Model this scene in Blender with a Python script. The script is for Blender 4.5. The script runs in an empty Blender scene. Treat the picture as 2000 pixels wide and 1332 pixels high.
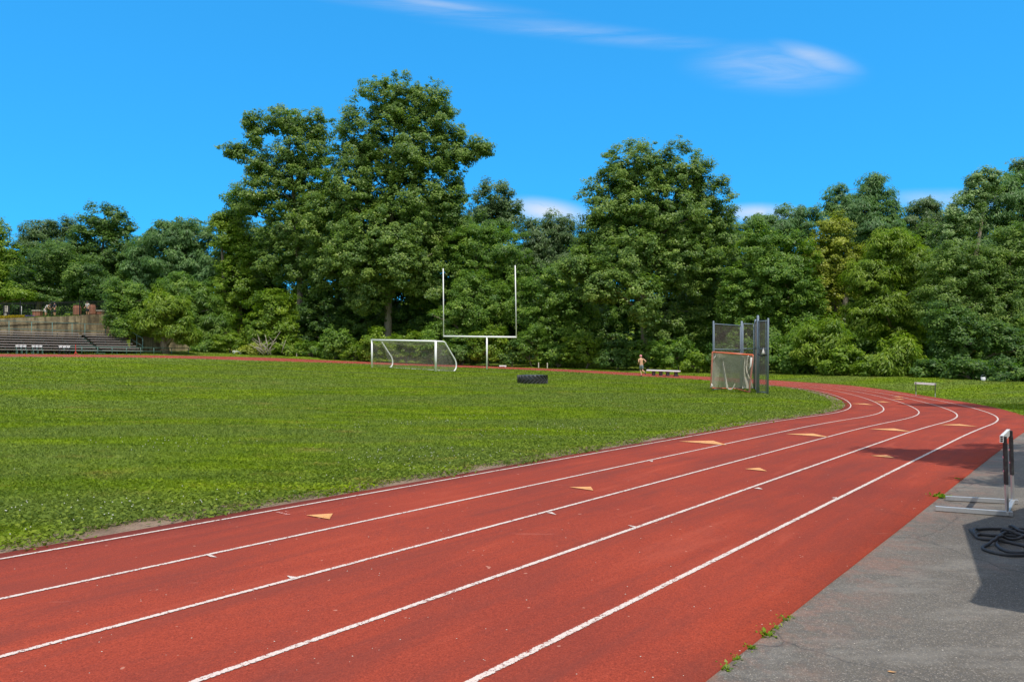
import bpy, bmesh, math, random
import numpy as np
from mathutils import Vector, Matrix
random.seed(7)
RNG = np.random.default_rng(11)
sc = bpy.context.scene
COL = sc.collection
F, HZ, EYE = 1400.0, 705.0, 1.6          # focal length in photo pixels, horizon row, eye height

# ------------------------------------------------------------------ layout
TW = 5.27
D = np.array([1175.0, 1400.0]); D /= np.linalg.norm(D)      # direction of the near straight
N = np.array([-D[1], D[0]])                                  # across it, into the infield
T1, R, S0 = 6.85, 31.0, 22.1                                 # inner line, bend radius, start of bend
C = S0 * D + (T1 + R) * N
_tt = np.array([-200, 6, 10, 15, 21, 28.6, 37, 42.7, 48, 56.3, 64, 68.6, 74, 80, 90, 300.0])
_zz = np.array([0, 0, .05, .10, .20, .35, .61, .80, .96, 1.25, 1.62, 1.98, 2.22, 2.36, 2.5, 2.6])
_tf = np.arange(-20, 320, .5)
_zf = np.interp(_tf, _tt, _zz); _k = np.hanning(13); _k /= _k.sum()
_c = np.convolve(_zf, _k, "same"); _zf[6:-6] = _c[6:-6]
def st(X, Y): return X * D[0] + Y * D[1], X * N[0] + Y * N[1]
def P2(s, t): return s * D[0] + t * N[0], s * D[1] + t * N[1]
def offs(X, Y):
    s, t = st(X, Y)
    arc = np.hypot(X - C[0], Y - C[1]) - R
    lin = np.where(t < T1 + R, T1 - t, t - (T1 + 2 * R))
    return np.where(s > S0, arc, lin)
def sm(x, a, b):
    u = np.clip((x - a) / (b - a), 0, 1); return u * u * (3 - 2 * u)
def gz(X, Y):
    X = np.asarray(X, float); Y = np.asarray(Y, float)
    s, t = st(X, Y); o = offs(X, Y)
    z = np.interp(t, _tf, _zf)
    z = z - .24 * sm(s, 17, 33) * (1 - sm(t, 5, 14))
    z = z + .05 * np.clip(o - 7.0, 0, 9) * sm(s, 22, 34) 
    z = z + .22 * np.clip(np.hypot(X, Y) - 114, 0, 60)
    return z
def g(X, Y): return float(gz(X, Y))
def px(x, y, Y=None):
    """ground point seen at photo pixel x,y (near flat part), or the 3-D point at depth Y"""
    if Y is None:
        Y = F * EYE / (y - HZ)
        for _ in range(12):
            X = (x - 1000) / F * Y
            Y = .5 * Y + .5 * F * (EYE - g(X, Y)) / (y - HZ)
        return (x - 1000) / F * Y, Y
    return (x - 1000) / F * Y, Y, EYE - (y - HZ) / F * Y

# ------------------------------------------------------------------ materials
def mat(name):
    m = bpy.data.materials.new(name); m.use_nodes = True
    nt = m.node_tree; return m, nt, nt.nodes['Principled BSDF']
def nd(nt, typ, **kw):
    n = nt.nodes.new(typ)
    for k, v in kw.items():
        if k in n.inputs.keys() if isinstance(k, str) else False: n.inputs[k].default_value = v
        else: setattr(n, k, v)
    return n
def noise(nt, vec, scale, detail=3, rough=.6, dist=0):
    n = nt.nodes.new('ShaderNodeTexNoise'); n.inputs['Scale'].default_value = scale
    n.inputs['Detail'].default_value = detail; n.inputs['Roughness'].default_value = rough
    n.inputs['Distortion'].default_value = dist
    if vec is not None: nt.links.new(vec, n.inputs['Vector'])
    return n.outputs['Fac']
def ramp(nt, fac, stops, interp='LINEAR'):
    r = nt.nodes.new('ShaderNodeValToRGB'); r.color_ramp.interpolation = interp
    e = r.color_ramp.elements
    while len(e) < len(stops): e.new(.5)
    for i, (p, c) in enumerate(stops):
        e[i].position = p
        e[i].color = (c, c, c, 1) if isinstance(c, (int, float)) else (*c, 1)
    nt.links.new(fac, r.inputs['Fac']); return r.outputs['Color']
def mixc(nt, fac, a, b, mode='MIX'):
    m = nt.nodes.new('ShaderNodeMix'); m.data_type = 'RGBA'; m.blend_type = mode
    for sck, v in ((0, fac), (6, a), (7, b)):
        if hasattr(v, 'links') or hasattr(v, 'is_linked'): nt.links.new(v, m.inputs[sck])
        elif isinstance(v, (int, float)): m.inputs[sck].default_value = v
        else: m.inputs[sck].default_value = (*v, 1)
    return m.outputs[2]
def math_(nt, op, a, b=None):
    m = nt.nodes.new('ShaderNodeMath'); m.operation = op
    for i, v in enumerate((a, b)):
        if v is None: continue
        if isinstance(v, (int, float)): m.inputs[i].default_value = v
        else: nt.links.new(v, m.inputs[i])
    return m.outputs[0]
def wpos(nt, scale=None):
    gn = nt.nodes.new('ShaderNodeNewGeometry'); v = gn.outputs['Position']
    if scale:
        mp = nt.nodes.new('ShaderNodeMapping'); mp.inputs['Scale'].default_value = scale
        nt.links.new(v, mp.inputs['Vector']); v = mp.outputs['Vector']
    return v
def bump(nt, b, h, strength, dist):
    n = nt.nodes.new('ShaderNodeBump'); n.inputs['Strength'].default_value = strength
    n.inputs['Distance'].default_value = dist
    nt.links.new(h, n.inputs['Height']); nt.links.new(n.outputs['Normal'], b.inputs['Normal'])
def paint(name, col, rough=.5, metal=0, wear=.25, scale=6, dirt=(.12, .1, .08)):
    m, nt, b = mat(name)
    v = nt.nodes.new('ShaderNodeTexCoord').outputs['Object']
    n1 = noise(nt, v, scale, 5, .65)
    f = ramp(nt, n1, [(.45, 0.0), (.72, wear)])
    c = mixc(nt, f, col, dirt)
    n2 = noise(nt, v, scale * 7, 2)
    c = mixc(nt, ramp(nt, n2, [(.3, 0.0), (.8, .3)]), c, tuple(x * .75 for x in col))
    nt.links.new(c, b.inputs['Base Color'])
    b.inputs['Roughness'].default_value = rough; b.inputs['Metallic'].default_value = metal
    return m

def grass_color(nt):
    big = noise(nt, wpos(nt, (.09, .26, .1)), 1.0, 5, .62, .4)
    mid = noise(nt, wpos(nt, (.40, 1.5, 1)), 1.0, 4, .7, .3)
    fin = noise(nt, wpos(nt, (2.2, 5.0, 1)), 1.0, 3, .7)
    c = mixc(nt, ramp(nt, mid, [(.38, 0.0), (.60, 1.0)]), GR_D, GR_L)
    c = mixc(nt, ramp(nt, big, [(.44, 0.0), (.56, .85)]), c, GR_B)
    c = mixc(nt, ramp(nt, fin, [(.35, .45), (.55, 0.0)]), c, (.085, .125, .012))
    dry = noise(nt, wpos(nt, (.5, 1.5, 1)), 1.3, 3, .6)
    c = mixc(nt, ramp(nt, dry, [(.58, 0.0), (.72, .6)]), c, GR_Y)
    return c
GR_D, GR_L, GR_B, GR_Y = (.118, .196, .011), (.250, .350, .006), (.172, .236, .044), (.36, .29, .065)

def m_ground():
    m, nt, b = mat('lawn_soil')
    c = grass_color(nt)
    f = noise(nt, wpos(nt, (9, 22, 9)), 1.0, 3, .7)
    c = mixc(nt, ramp(nt, f, [(.3, .55), (.6, 0.0)]), c, (.030, .050, .008))
    f2 = noise(nt, wpos(nt), 30, 2, .7)
    c = mixc(nt, ramp(nt, f2, [(.55, 0.0), (.72, .6)]), c, (.19, .25, .03))
    nt.links.new(c, b.inputs['Base Color']); b.inputs['Roughness'].default_value = .9
    b.inputs['Specular IOR Level'].default_value = .1
    bump(nt, b, f, .8, .05)
    return m
def m_blade():
    m, nt, b = mat('grass_blade')
    c = grass_color(nt)
    a = nt.nodes.new('ShaderNodeAttribute'); a.attribute_name = 'tint'
    c = mixc(nt, ramp(nt, a.outputs['Fac'], [(0, .7), (.5, 0.0)]), c, (.035, .075, .006))
    c = mixc(nt, ramp(nt, a.outputs['Fac'], [(.62, 0.0), (1, .8)]), c, (.25, .31, .035))
    nt.links.new(c, b.inputs['Base Color']); b.inputs['Roughness'].default_value = .6
    b.inputs['Specular IOR Level'].default_value = .10
    tr = nt.nodes.new('ShaderNodeBsdfTranslucent'); nt.links.new(c, tr.inputs['Color'])
    mx = nt.nodes.new('ShaderNodeMixShader'); mx.inputs[0].default_value = .35
    out = nt.nodes['Material Output']
    nt.links.new(b.outputs[0], mx.inputs[1]); nt.links.new(tr.outputs[0], mx.inputs[2])
    nt.links.new(mx.outputs[0], out.inputs['Surface'])
    return m
def m_leaf(name, c1, c2, hi, rough=.45):
    m, nt, b = mat(name)
    a = nt.nodes.new('ShaderNodeAttribute'); a.attribute_name = 'tint'
    c = mixc(nt, ramp(nt, a.outputs['Fac'], [(.1, 0.0), (.8, 1.0)]), c1, c2)
    c = mixc(nt, ramp(nt, a.outputs['Fac'], [(.82, 0.0), (1, .65)]), c, hi)
    nt.links.new(c, b.inputs['Base Color']); b.inputs['Roughness'].default_value = rough
    b.inputs['Specular IOR Level'].default_value = .35
    tr = nt.nodes.new('ShaderNodeBsdfTranslucent')
    c3 = mixc(nt, 1.0, c, (1.0, 1.15, .45), 'MULTIPLY'); nt.links.new(c3, tr.inputs['Color'])
    mx = nt.nodes.new('ShaderNodeMixShader'); mx.inputs[0].default_value = .48
    out = nt.nodes['Material Output']
    nt.links.new(b.outputs[0], mx.inputs[1]); nt.links.new(tr.outputs[0], mx.inputs[2])
    nt.links.new(mx.outputs[0], out.inputs['Surface'])
    return m
def m_track():
    m, nt, b = mat('red_track_rubber')
    p = wpos(nt)
    big = noise(nt, wpos(nt, (.35, .35, 1)), 1.0, 4, .55)
    c = mixc(nt, ramp(nt, big, [(.35, 0.0), (.7, 1.0)]), TR_A, TR_B)
    s1 = noise(nt, wpos(nt, (1.4, .9, 1)), 1.0, 5, .7, .6)
    c = mixc(nt, ramp(nt, s1, [(.50, 0.0), (.75, .6)]), c, (.19, .045, .034))
    g1 = noise(nt, p, 110, 2, .7)
    c = mixc(nt, ramp(nt, g1, [(.30, .75), (.50, 0.0)]), c, (.13, .022, .016))
    c = mixc(nt, ramp(nt, g1, [(.56, 0.0), (.74, .5)]), c, (.58, .11, .065))
    # wear running along the lanes, transverse scuffs and a pale dusty film
    mp = nt.nodes.new('ShaderNodeMapping'); mp.inputs['Rotation'].default_value = (0, 0, -math.atan2(D[1], D[0])); nt.links.new(p, mp.inputs['Vector'])
    m2 = nt.nodes.new('ShaderNodeMapping'); m2.inputs['Scale'].default_value = (.28, 2.6, 1); nt.links.new(mp.outputs[0], m2.inputs['Vector'])
    w1 = noise(nt, m2.outputs[0], 1.0, 5, .65, .5)
    c = mixc(nt, ramp(nt, w1, [(.46, 0.0), (.66, .55)]), c, (.17, .042, .032))
    c = mixc(nt, ramp(nt, w1, [(.28, .4), (.42, 0.0)]), c, (.46, .095, .055))
    m3 = nt.nodes.new('ShaderNodeMapping'); m3.inputs['Scale'].default_value = (1.1, 9, 1); m3.inputs['Rotation'].default_value = (0, 0, .5); nt.links.new(p, m3.inputs['Vector'])
    w2 = noise(nt, m3.outputs[0], 1.0, 4, .6, .3)
    c = mixc(nt, ramp(nt, w2, [(.70, 0.0), (.76, .35)]), c, (.52, .20, .15))
    g2 = noise(nt, p, 34, 2, .8)
    c = mixc(nt, ramp(nt, g2, [(.34, .4), (.48, 0.0)]), c, (.20, .035, .024))
    sp = noise(nt, p, 14, 1, .5)
    c = mixc(nt, ramp(nt, sp, [(.78, 0.0), (.80, .5)]), c, (.60, .30, .22))
    nt.links.new(c, b.inputs['Base Color']); b.inputs['Roughness'].default_value = .9
    b.inputs['Specular IOR Level'].default_value = .12
    bump(nt, b, g1, .6, .004)
    return m
TR_A, TR_B = (.355, .056, .028), (.255, .042, .026)
def m_line(name, col, cover=.5):
    m, nt, b = mat(name)
    uv = nt.nodes.new('ShaderNodeUVMap').outputs['UV']
    sp = nt.nodes.new('ShaderNodeSeparateXYZ'); nt.links.new(uv, sp.inputs[0])
    e = math_(nt, 'ABSOLUTE', math_(nt, 'SUBTRACT', sp.outputs['Y'], .5))      # 0 centre, .5 edge
    g1 = noise(nt, wpos(nt), 58, 3, .8)
    g2 = noise(nt, wpos(nt), 9, 3, .6)
    v = math_(nt, 'ADD', math_(nt, 'MULTIPLY', g1, 1.0), math_(nt, 'MULTIPLY', g2, .35))
    th = math_(nt, 'ADD', math_(nt, 'MULTIPLY', math_(nt, 'POWER', math_(nt, 'MULTIPLY', e, 2.0), 5.0), .42), cover)
    al = ramp(nt, math_(nt, 'ADD', math_(nt, 'SUBTRACT', v, th), .5), [(.47, .04), (.53, 1.0)])
    c = mixc(nt, ramp(nt, g1, [(.35, .35), (.6, 0.0)]), col, (.62, .28, .22))
    nt.links.new(c, b.inputs['Base Color']); nt.links.new(al, b.inputs['Alpha'])
    b.inputs['Roughness'].default_value = .8
    return m
def m_asphalt():
    m, nt, b = mat('worn_asphalt')
    p = wpos(nt)
    big = noise(nt, wpos(nt, (.5, .5, 1)), 1.0, 4, .6)
    c = mixc(nt, ramp(nt, big, [(.35, 0.0), (.7, 1.0)]), (.140, .121, .096), (.198, .173, .138))
    vo = nt.nodes.new('ShaderNodeTexVoronoi'); vo.inputs['Scale'].default_value = 150
    nt.links.new(p, vo.inputs['Vector'])
    c = mixc(nt, ramp(nt, vo.outputs['Distance'], [(.25, 0.0), (.75, .6)]), c, (.06, .056, .054))
    hs = nt.nodes.new('ShaderNodeSeparateColor'); nt.links.new(vo.outputs['Color'], hs.inputs[0])
    c = mixc(nt, ramp(nt, hs.outputs[0], [(.80, 0.0), (.97, .55)]), c, (.42, .37, .32))
    c = mixc(nt, ramp(nt, hs.outputs[1], [(.0, .6), (.25, 0.0)]), c, (.07, .065, .065))
    st_ = noise(nt, p, 1.7, 4, .6)
    c = mixc(nt, ramp(nt, st_, [(.58, 0.0), (.75, .45)]), c, (.27, .15, .10))
    pt = noise(nt, wpos(nt, (.8, 2.2, 1)), 1.0, 4, .7); c = mixc(nt, ramp(nt, pt, [(.50, 0.0), (.62, .4)]), c, (.26, .24, .21))
    vc = nt.nodes.new('ShaderNodeTexVoronoi'); vc.feature = 'DISTANCE_TO_EDGE'; vc.inputs['Scale'].default_value = .55
    wp = nt.nodes.new('ShaderNodeMix'); wp.data_type = 'VECTOR'; wp.inputs[0].default_value = .25
    nz = nt.nodes.new('ShaderNodeTexNoise'); nz.inputs['Scale'].default_value = 2.5; nz.inputs['Detail'].default_value = 5; nt.links.new(p, nz.inputs['Vector'])
    nt.links.new(p, wp.inputs[4]); nt.links.new(nz.outputs['Color'], wp.inputs[5]); nt.links.new(wp.outputs[1], vc.inputs['Vector'])
    c = mixc(nt, ramp(nt, vc.outputs['Distance'], [(.0, .75), (.0045, 0.0)]), c, (.05, .047, .045))
    # red crumb dust lying beside the track edge
    mt = nt.nodes.new('ShaderNodeMapping'); mt.inputs['Rotation'].default_value = (0, 0, -math.atan2(D[1], D[0])); nt.links.new(p, mt.inputs['Vector'])
    sy = nt.nodes.new('ShaderNodeSeparateXYZ'); nt.links.new(mt.outputs[0], sy.inputs[0])
    ed = ramp(nt, math_(nt, 'MULTIPLY', math_(nt, 'SUBTRACT', T1 - TW, sy.outputs['Y']), 1.0), [(0, 1.0), (.55, 0.0)])
    du = ramp(nt, noise(nt, p, 2.2, 5, .75), [(.45, 0.0), (.65, .55)])
    c = mixc(nt, math_(nt, 'MULTIPLY', ed, du), c, (.34, .15, .10))
    ck = noise(nt, p, 22, 3, .7)
    c = mixc(nt, ramp(nt, ck, [(.35, .35), (.5, 0.0)]), c, (.08, .078, .078))
    nt.links.new(c, b.inputs['Base Color']); b.inputs['Roughness'].default_value = .9
    bump(nt, b, vo.outputs['Distance'], .7, -.006)
    return m
def m_concrete():
    m, nt, b = mat('stained_concrete')
    p = nt.nodes.new('ShaderNodeTexCoord').outputs['Object']
    n1 = noise(nt, p, .8, 6, .7)
    c = ramp(nt, n1, [(.32, (.09, .060, .032)), (.48, (.27, .205, .115)), (.62, (.42, .34, .20))])
    mp = nt.nodes.new('ShaderNodeMapping'); mp.inputs['Scale'].default_value = (1.6, 1.6, .22); nt.links.new(p, mp.inputs['Vector'])
    n2 = noise(nt, mp.outputs[0], 1.2, 4, .7)
    c = mixc(nt, ramp(nt, n2, [(.46, 0.0), (.62, .8)]), c, (.06, .042, .028))
    n3 = noise(nt, p, 6, 4, .7)
    c = mixc(nt, ramp(nt, n3, [(.3, .4), (.6, 0.0)]), c, (.13, .14, .07))
    sp = nt.nodes.new('ShaderNodeSeparateXYZ'); nt.links.new(p, sp.inputs[0])
    w = math_(nt, 'FRACT', math_(nt, 'MULTIPLY', sp.outputs['Z'], .9))
    c = mixc(nt, ramp(nt, w, [(0, .5), (.04, 0.0)]), c, (.10, .09, .07))
    nt.links.new(c, b.inputs['Base Color']); b.inputs['Roughness'].default_value = .9
    bump(nt, b, n1, .5, .05)
    return m
def m_bark(name='bark', a=(.13, .10, .075), c_=(.30, .25, .19)):
    m, nt, b = mat(name)
    p = nt.nodes.new('ShaderNodeTexCoord').outputs['Object']
    mp = nt.nodes.new('ShaderNodeMapping'); mp.inputs['Scale'].default_value = (6, 6, 1); nt.links.new(p, mp.inputs['Vector'])
    n1 = noise(nt, mp.outputs[0], 2.0, 5, .7)
    nt.links.new(ramp(nt, n1, [(.35, a), (.65, c_)]), b.inputs['Base Color']); b.inputs['Roughness'].default_value = .95
    bump(nt, b, n1, .8, .04); return m
def m_dirt():
    m, nt, b = mat('dry_dirt')
    p = wpos(nt); n1 = noise(nt, p, 3, 5, .7); n2 = noise(nt, p, 60, 3, .7)
    c = ramp(nt, n1, [(.3, (.16, .10, .065)), (.55, (.27, .18, .12)), (.75, (.36, .27, .19))])
    c = mixc(nt, ramp(nt, n2, [(.4, .6), (.55, 0.0)]), c, (.09, .065, .04))
    nt.links.new(c, b.inputs['Base Color']); b.inputs['Roughness'].default_value = 1
    bump(nt, b, n2, .7, .01); return m
def m_brick():
    m, nt, b = mat('red_brick')
    p = nt.nodes.new('ShaderNodeTexCoord').outputs['Object']
    br = nt.nodes.new('ShaderNodeTexBrick'); br.inputs['Scale'].default_value = 5
    br.inputs['Color1'].default_value = (.36, .11, .05, 1); br.inputs['Color2'].default_value = (.28, .08, .04, 1)
    br.inputs['Mortar'].default_value = (.35, .28, .22, 1)
    mp = nt.nodes.new('ShaderNodeMapping'); mp.inputs['Rotation'].default_value = (math.pi / 2, 0, 0); nt.links.new(p, mp.inputs['Vector'])
    nt.links.new(mp.outputs[0], br.inputs['Vector'])
    nt.links.new(br.outputs['Color'], b.inputs['Base Color']); b.inputs['Roughness'].default_value = .9
    return m
M_GR, M_BL, M_TR, M_AS, M_CO, M_BK, M_DI, M_BR = m_ground(), m_blade(), m_track(), m_asphalt(), m_concrete(), m_bark(), m_dirt(), m_brick()
M_WLINE = m_line('worn_white_line_paint', (.66, .57, .51), .575)
M_SMUDGE = m_line('faded_pink_paint', (.62, .30, .26), .70)
M_OLINE = m_line('worn_orange_marker_paint', (.70, .33, .10), .545)
M_WHITE = paint('white_gloss_paint', (.90, .90, .90), .35, 0, .10, 3, (.55, .48, .4))
M_GALV = paint('galvanised_steel', (.20, .25, .32), .5, .25, .3, 4, (.16, .16, .16))
M_ALU = paint('mill_aluminium', (.62, .63, .64), .35, .6, .2, 10)
M_ORNG = paint('orange_goal_paint', (.72, .13, .04), .45, 0, .4, 3, (.75, .6, .5))
M_NETG = paint('weathered_net_cord', (.52, .50, .42), .9, 0, .3, 5)
M_NETW = paint('dull_white_net_cord', (.40, .37, .33), .9, 0, .2, 5)
M_WIRE = paint('chain_link_wire', (.20, .17, .15), .6, .2, .4, 3, (.16, .08, .05))
M_RUB = paint('black_rubber', (.05, .05, .054), .30, 0, .4, 6, (.11, .11, .10))
M_ROPE = paint('black_braided_rope', (.045, .045, .05), .65, 0, .4, 30, (.10, .10, .11))
M_BLK = paint('black_post_paint', (.028, .026, .032), .45, 0, .3, 12, (.20, .24, .22))
M_GRN = paint('green_rail_paint', (.075, .165, .14), .5, .1, .3, 3)
M_PLANK = paint('aluminium_bleacher_plank', (.36, .31, .29), .6, .1, .35, 2, (.22, .19, .17))
M_FOOT = paint('shade_dark_foot_board', (.11, .10, .10), .8, 0, .4, 2, (.2, .18, .16))  # foot boards coloured darker to give the shaded gaps between rows
M_IRON = paint('black_iron', (.015, .016, .022), .5, .2, .1, 3)
M_SKIN = paint('tanned_skin', (.62, .34, .20), .55, 0, .1, 3, (.5, .25, .15))
M_SHORT = paint('grey_shorts_cloth', (.22, .26, .30), .9, 0, .3, 8, (.10, .10, .12))
M_RED = paint('red_paint', (.60, .04, .03), .5)
M_PINK = paint('pink_cap_cloth', (.70, .25, .30), .8, 0, .1)
M_CLW = paint('white_shirt_cloth', (.62, .58, .54), .9, 0, .3, 5, (.3, .3, .35))
M_CLD = paint('dark_navy_cloth', (.03, .035, .06), .9)
M_STONE = paint('pale_stone_cap', (.62, .56, .48), .8)
M_BLUEP = paint('white_enamel', (.70, .72, .74), .4)
M_WOOD = paint('grey_weathered_wood', (.42, .36, .30), .85)

# ------------------------------------------------------------------ object helpers
def tag(o, label=None, cat=None, group=None, kind=None):
    if label: o['label'] = label
    if cat: o['category'] = cat
    if group: o['group'] = group
    if kind: o['kind'] = kind
    return o
def empty(name, loc, label, cat, group=None, rz=0):
    o = bpy.data.objects.new(name, None); COL.objects.link(o); o.location = loc
    o.rotation_euler = (0, 0, rz); o.empty_display_size = .3
    return tag(o, label, cat, group)
class MB:
    """collects shapes in world or local coordinates, then links them as ONE mesh object"""
    def __init__(s): s.v = []; s.f = []
    def add(s, vs, fs):
        b = len(s.v); s.v += [tuple(v) for v in vs]; s.f += [tuple(i + b for i in f) for f in fs]; return s
    def box(s, c, size, rz=0, mtx=None):
        x, y, z = [q / 2 for q in size]
        vs = [Vector((i * x, j * y, k * z)) for i in (-1, 1) for j in (-1, 1) for k in (-1, 1)]
        M = Matrix.Translation(c) @ (mtx or Matrix.Rotation(rz, 4, 'Z'))
        return s.add([M @ v for v in vs], [(0, 1, 3, 2), (4, 6, 7, 5), (0, 4, 5, 1), (2, 3, 7, 6), (0, 2, 6, 4), (1, 5, 7, 3)])
    def bar(s, a, b, w, h):
        a, b = Vector(a), Vector(b); d = b - a; L = d.length
        x = d.normalized(); up = Vector((0, 0, 1)) if abs(x.z) < .95 else Vector((0, 1, 0))
        y = up.cross(x).normalized(); z = x.cross(y)
        M = Matrix((x, y, z)).transposed().to_4x4()
        return s.box((a + b) / 2, (L, w, h), mtx=M)
    def tube(s, pts, r, n=8, caps=True, closed=False):
        pts = [Vector(p) for p in pts]; m = len(pts)
        rs = r if isinstance(r, (list, tuple)) else [r] * m
        prev = None; rings = []
        for i, p in enumerate(pts):
            if closed: d = pts[(i + 1) % m] - pts[i - 1]
            else: d = (pts[min(i + 1, m - 1)] - pts[max(i - 1, 0)])
            d.normalize()
            if prev is None:
                u = d.orthogonal().normalized()
            else:
                u = (prev - d * prev.dot(d)).normalized()
            prev = u; w = d.cross(u)
            rings.append([p + (u * math.cos(2 * math.pi * k / n) + w * math.sin(2 * math.pi * k / n)) * rs[i] for k in range(n)])
        vs = [v for q in rings for v in q]; fs = []
        for i in range(m if closed else m - 1):
            j = (i + 1) % m
            for k in range(n):
                fs.append((i * n + k, i * n + (k + 1) % n, j * n + (k + 1) % n, j * n + k))
        if caps and not closed:
            fs.append(tuple(range(n))[::-1]); fs.append(tuple((m - 1) * n + k for k in range(n)))
        return s.add(vs, fs)
    def build(s, name, m, parent=None, smooth=False, bev=0, label=None):
        me = bpy.data.meshes.new(name); me.from_pydata(s.v, [], s.f); me.update()
        bm = bmesh.new(); bm.from_mesh(me); bmesh.ops.recalc_face_normals(bm, faces=bm.faces); bm.to_mesh(me); bm.free()
        me.materials.append(m)
        if smooth:
            for p in me.polygons: p.use_smooth = True
        o = bpy.data.objects.new(name, me); COL.objects.link(o)
        if parent is not None: o.parent = parent
        if bev:
            md = o.modifiers.new('bevel', 'BEVEL'); md.width = bev; md.segments = 2; md.limit_method = 'ANGLE'
        if label: o['label'] = label
        return o
def npmesh(name, V, Fc, m, tint=None, uv=None, parent=None, smooth=False):
    """V (n,3), Fc (k,q) arrays"""
    me = bpy.data.meshes.new(name); k, q = Fc.shape
    me.vertices.add(len(V)); me.vertices.foreach_set('co', np.ascontiguousarray(V, np.float32).ravel())
    me.loops.add(k * q); me.loops.foreach_set('vertex_index', np.ascontiguousarray(Fc, np.int32).ravel())
    me.polygons.add(k); me.polygons.foreach_set('loop_start', np.arange(0, k * q, q, dtype=np.int32))
    try: me.polygons.foreach_set('loop_total', np.full(k, q, np.int32))
    except Exception: pass
    if tint is not None:
        a = me.attributes.new('tint', 'FLOAT', 'POINT'); a.data.foreach_set('value', np.ascontiguousarray(tint, np.float32))
    if uv is not None:
        u = me.uv_layers.new(name='UVMap'); u.data.foreach_set('uv', np.ascontiguousarray(uv[Fc.ravel()], np.float32).ravel())
    me.materials.append(m); me.update(calc_edges=True)
    if smooth: me.polygons.foreach_set('use_smooth', np.ones(k, bool))
    o = bpy.data.objects.new(name, me); COL.objects.link(o)
    if parent is not None: o.parent = parent
    return o
def grid_faces(a, b):
    i, j = np.meshgrid(np.arange(a - 1), np.arange(b - 1), indexing='ij'); q = (i * b + j).ravel()
    return np.stack([q, q + b, q + b + 1, q + 1], 1)

# ------------------------------------------------------------------ ground
ang = np.radians(np.arange(0, 360.1, 1.2)); rad = np.concatenate([[.01], np.geomspace(.6, 900, 200)])
A, Q = np.meshgrid(ang, rad, indexing='ij')
GX, GY = Q * np.sin(A), Q * np.cos(A)
ground = npmesh('ground', np.stack([GX, GY, gz(GX, GY)], -1).reshape(-1, 3), grid_faces(len(ang), len(rad))[:, ::-1], M_GR, smooth=True)
tag(ground, kind='structure')

def path_pts(o0):
    """centre line points of the oval at outward offset o0"""
    s = np.arange(-14, S0, .5)
    a = np.stack(P2(s, np.full_like(s, T1 - o0)), 1)
    ph = np.linspace(-math.pi / 2, math.pi / 2, 190)
    b = C + (R + o0) * (np.outer(np.cos(ph), D) + np.outer(np.sin(ph), N))
    s = np.arange(S0 - 1, -70, -1.5)
    c = np.stack(P2(s, np.full_like(s, T1 + 2 * R + o0)), 1)
    return np.vstack([a, b, c])
def ribbon(name, o_list, lift, m, parent=None, skirt=False, jitter=0):
    rows = [path_pts(o) for o in o_list]
    Pp = np.stack(rows, 1); n0, n1 = Pp.shape[:2]
    if jitter:
        for j in (0, n1 - 1):
            nz = np.convolve(RNG.normal(size=n0 + 8), np.ones(5) / 5, 'same')[4:-4]
            mid = Pp[:, n1 // 2]; v = Pp[:, j] - mid; Pp[:, j] = mid + v * (1 + jitter * nz[:, None])
    z = gz(Pp[..., 0], Pp[..., 1]) + lift
    V = np.concatenate([Pp, z[..., None]], -1)
    seg = np.concatenate([[0], np.cumsum(np.linalg.norm(np.diff(rows[0], axis=0), axis=1))])
    if skirt:
        lo = V[:, :1].copy(); lo[..., 2] -= lift + .01; hi = V[:, -1:].copy(); hi[..., 2] -= lift + .01
        V = np.concatenate([lo, V, hi], 1); n1 += 2
    uv = np.stack(np.meshgrid(seg, np.linspace(0, 1, n1), indexing='ij'), -1).reshape(-1, 2)
    return npmesh(name, V.reshape(-1, 3), grid_faces(n0, n1), m, uv=uv, parent=parent)
TW = 5.27                                                    # L1 to outer edge
track = ribbon('running_track', list(np.linspace(-.20, TW, 10)), .022, M_TR, skirt=True, jitter=.0035); tag(track, kind='structure')
dirt = ribbon('dirt_strip', [-.70, -.4, -.15], .010, M_DI, jitter=.18); tag(dirt, kind='structure')
for i, o0 in enumerate((0, 1.12, 2.23, 3.33, 4.39)):
    w = (.024, .026, .026, .028, .028)[i]
    ribbon('lane_line', [o0 - w, o0 + w], .027, M_WLINE, parent=track)
# asphalt apron
sa = np.linspace(-12, 21.3, 70); ta = np.concatenate([np.linspace(-16, 1.0, 24), [1.3, 1.7]])
SA, TA = np.meshgrid(sa, ta, indexing='ij'); AX, AY = P2(SA, TA)
pave = npmesh('pavement', np.stack([AX, AY, gz(AX, AY) + .008], -1).reshape(-1, 3), grid_faces(len(sa), len(ta)), M_AS); tag(pave, kind='structure')

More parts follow.
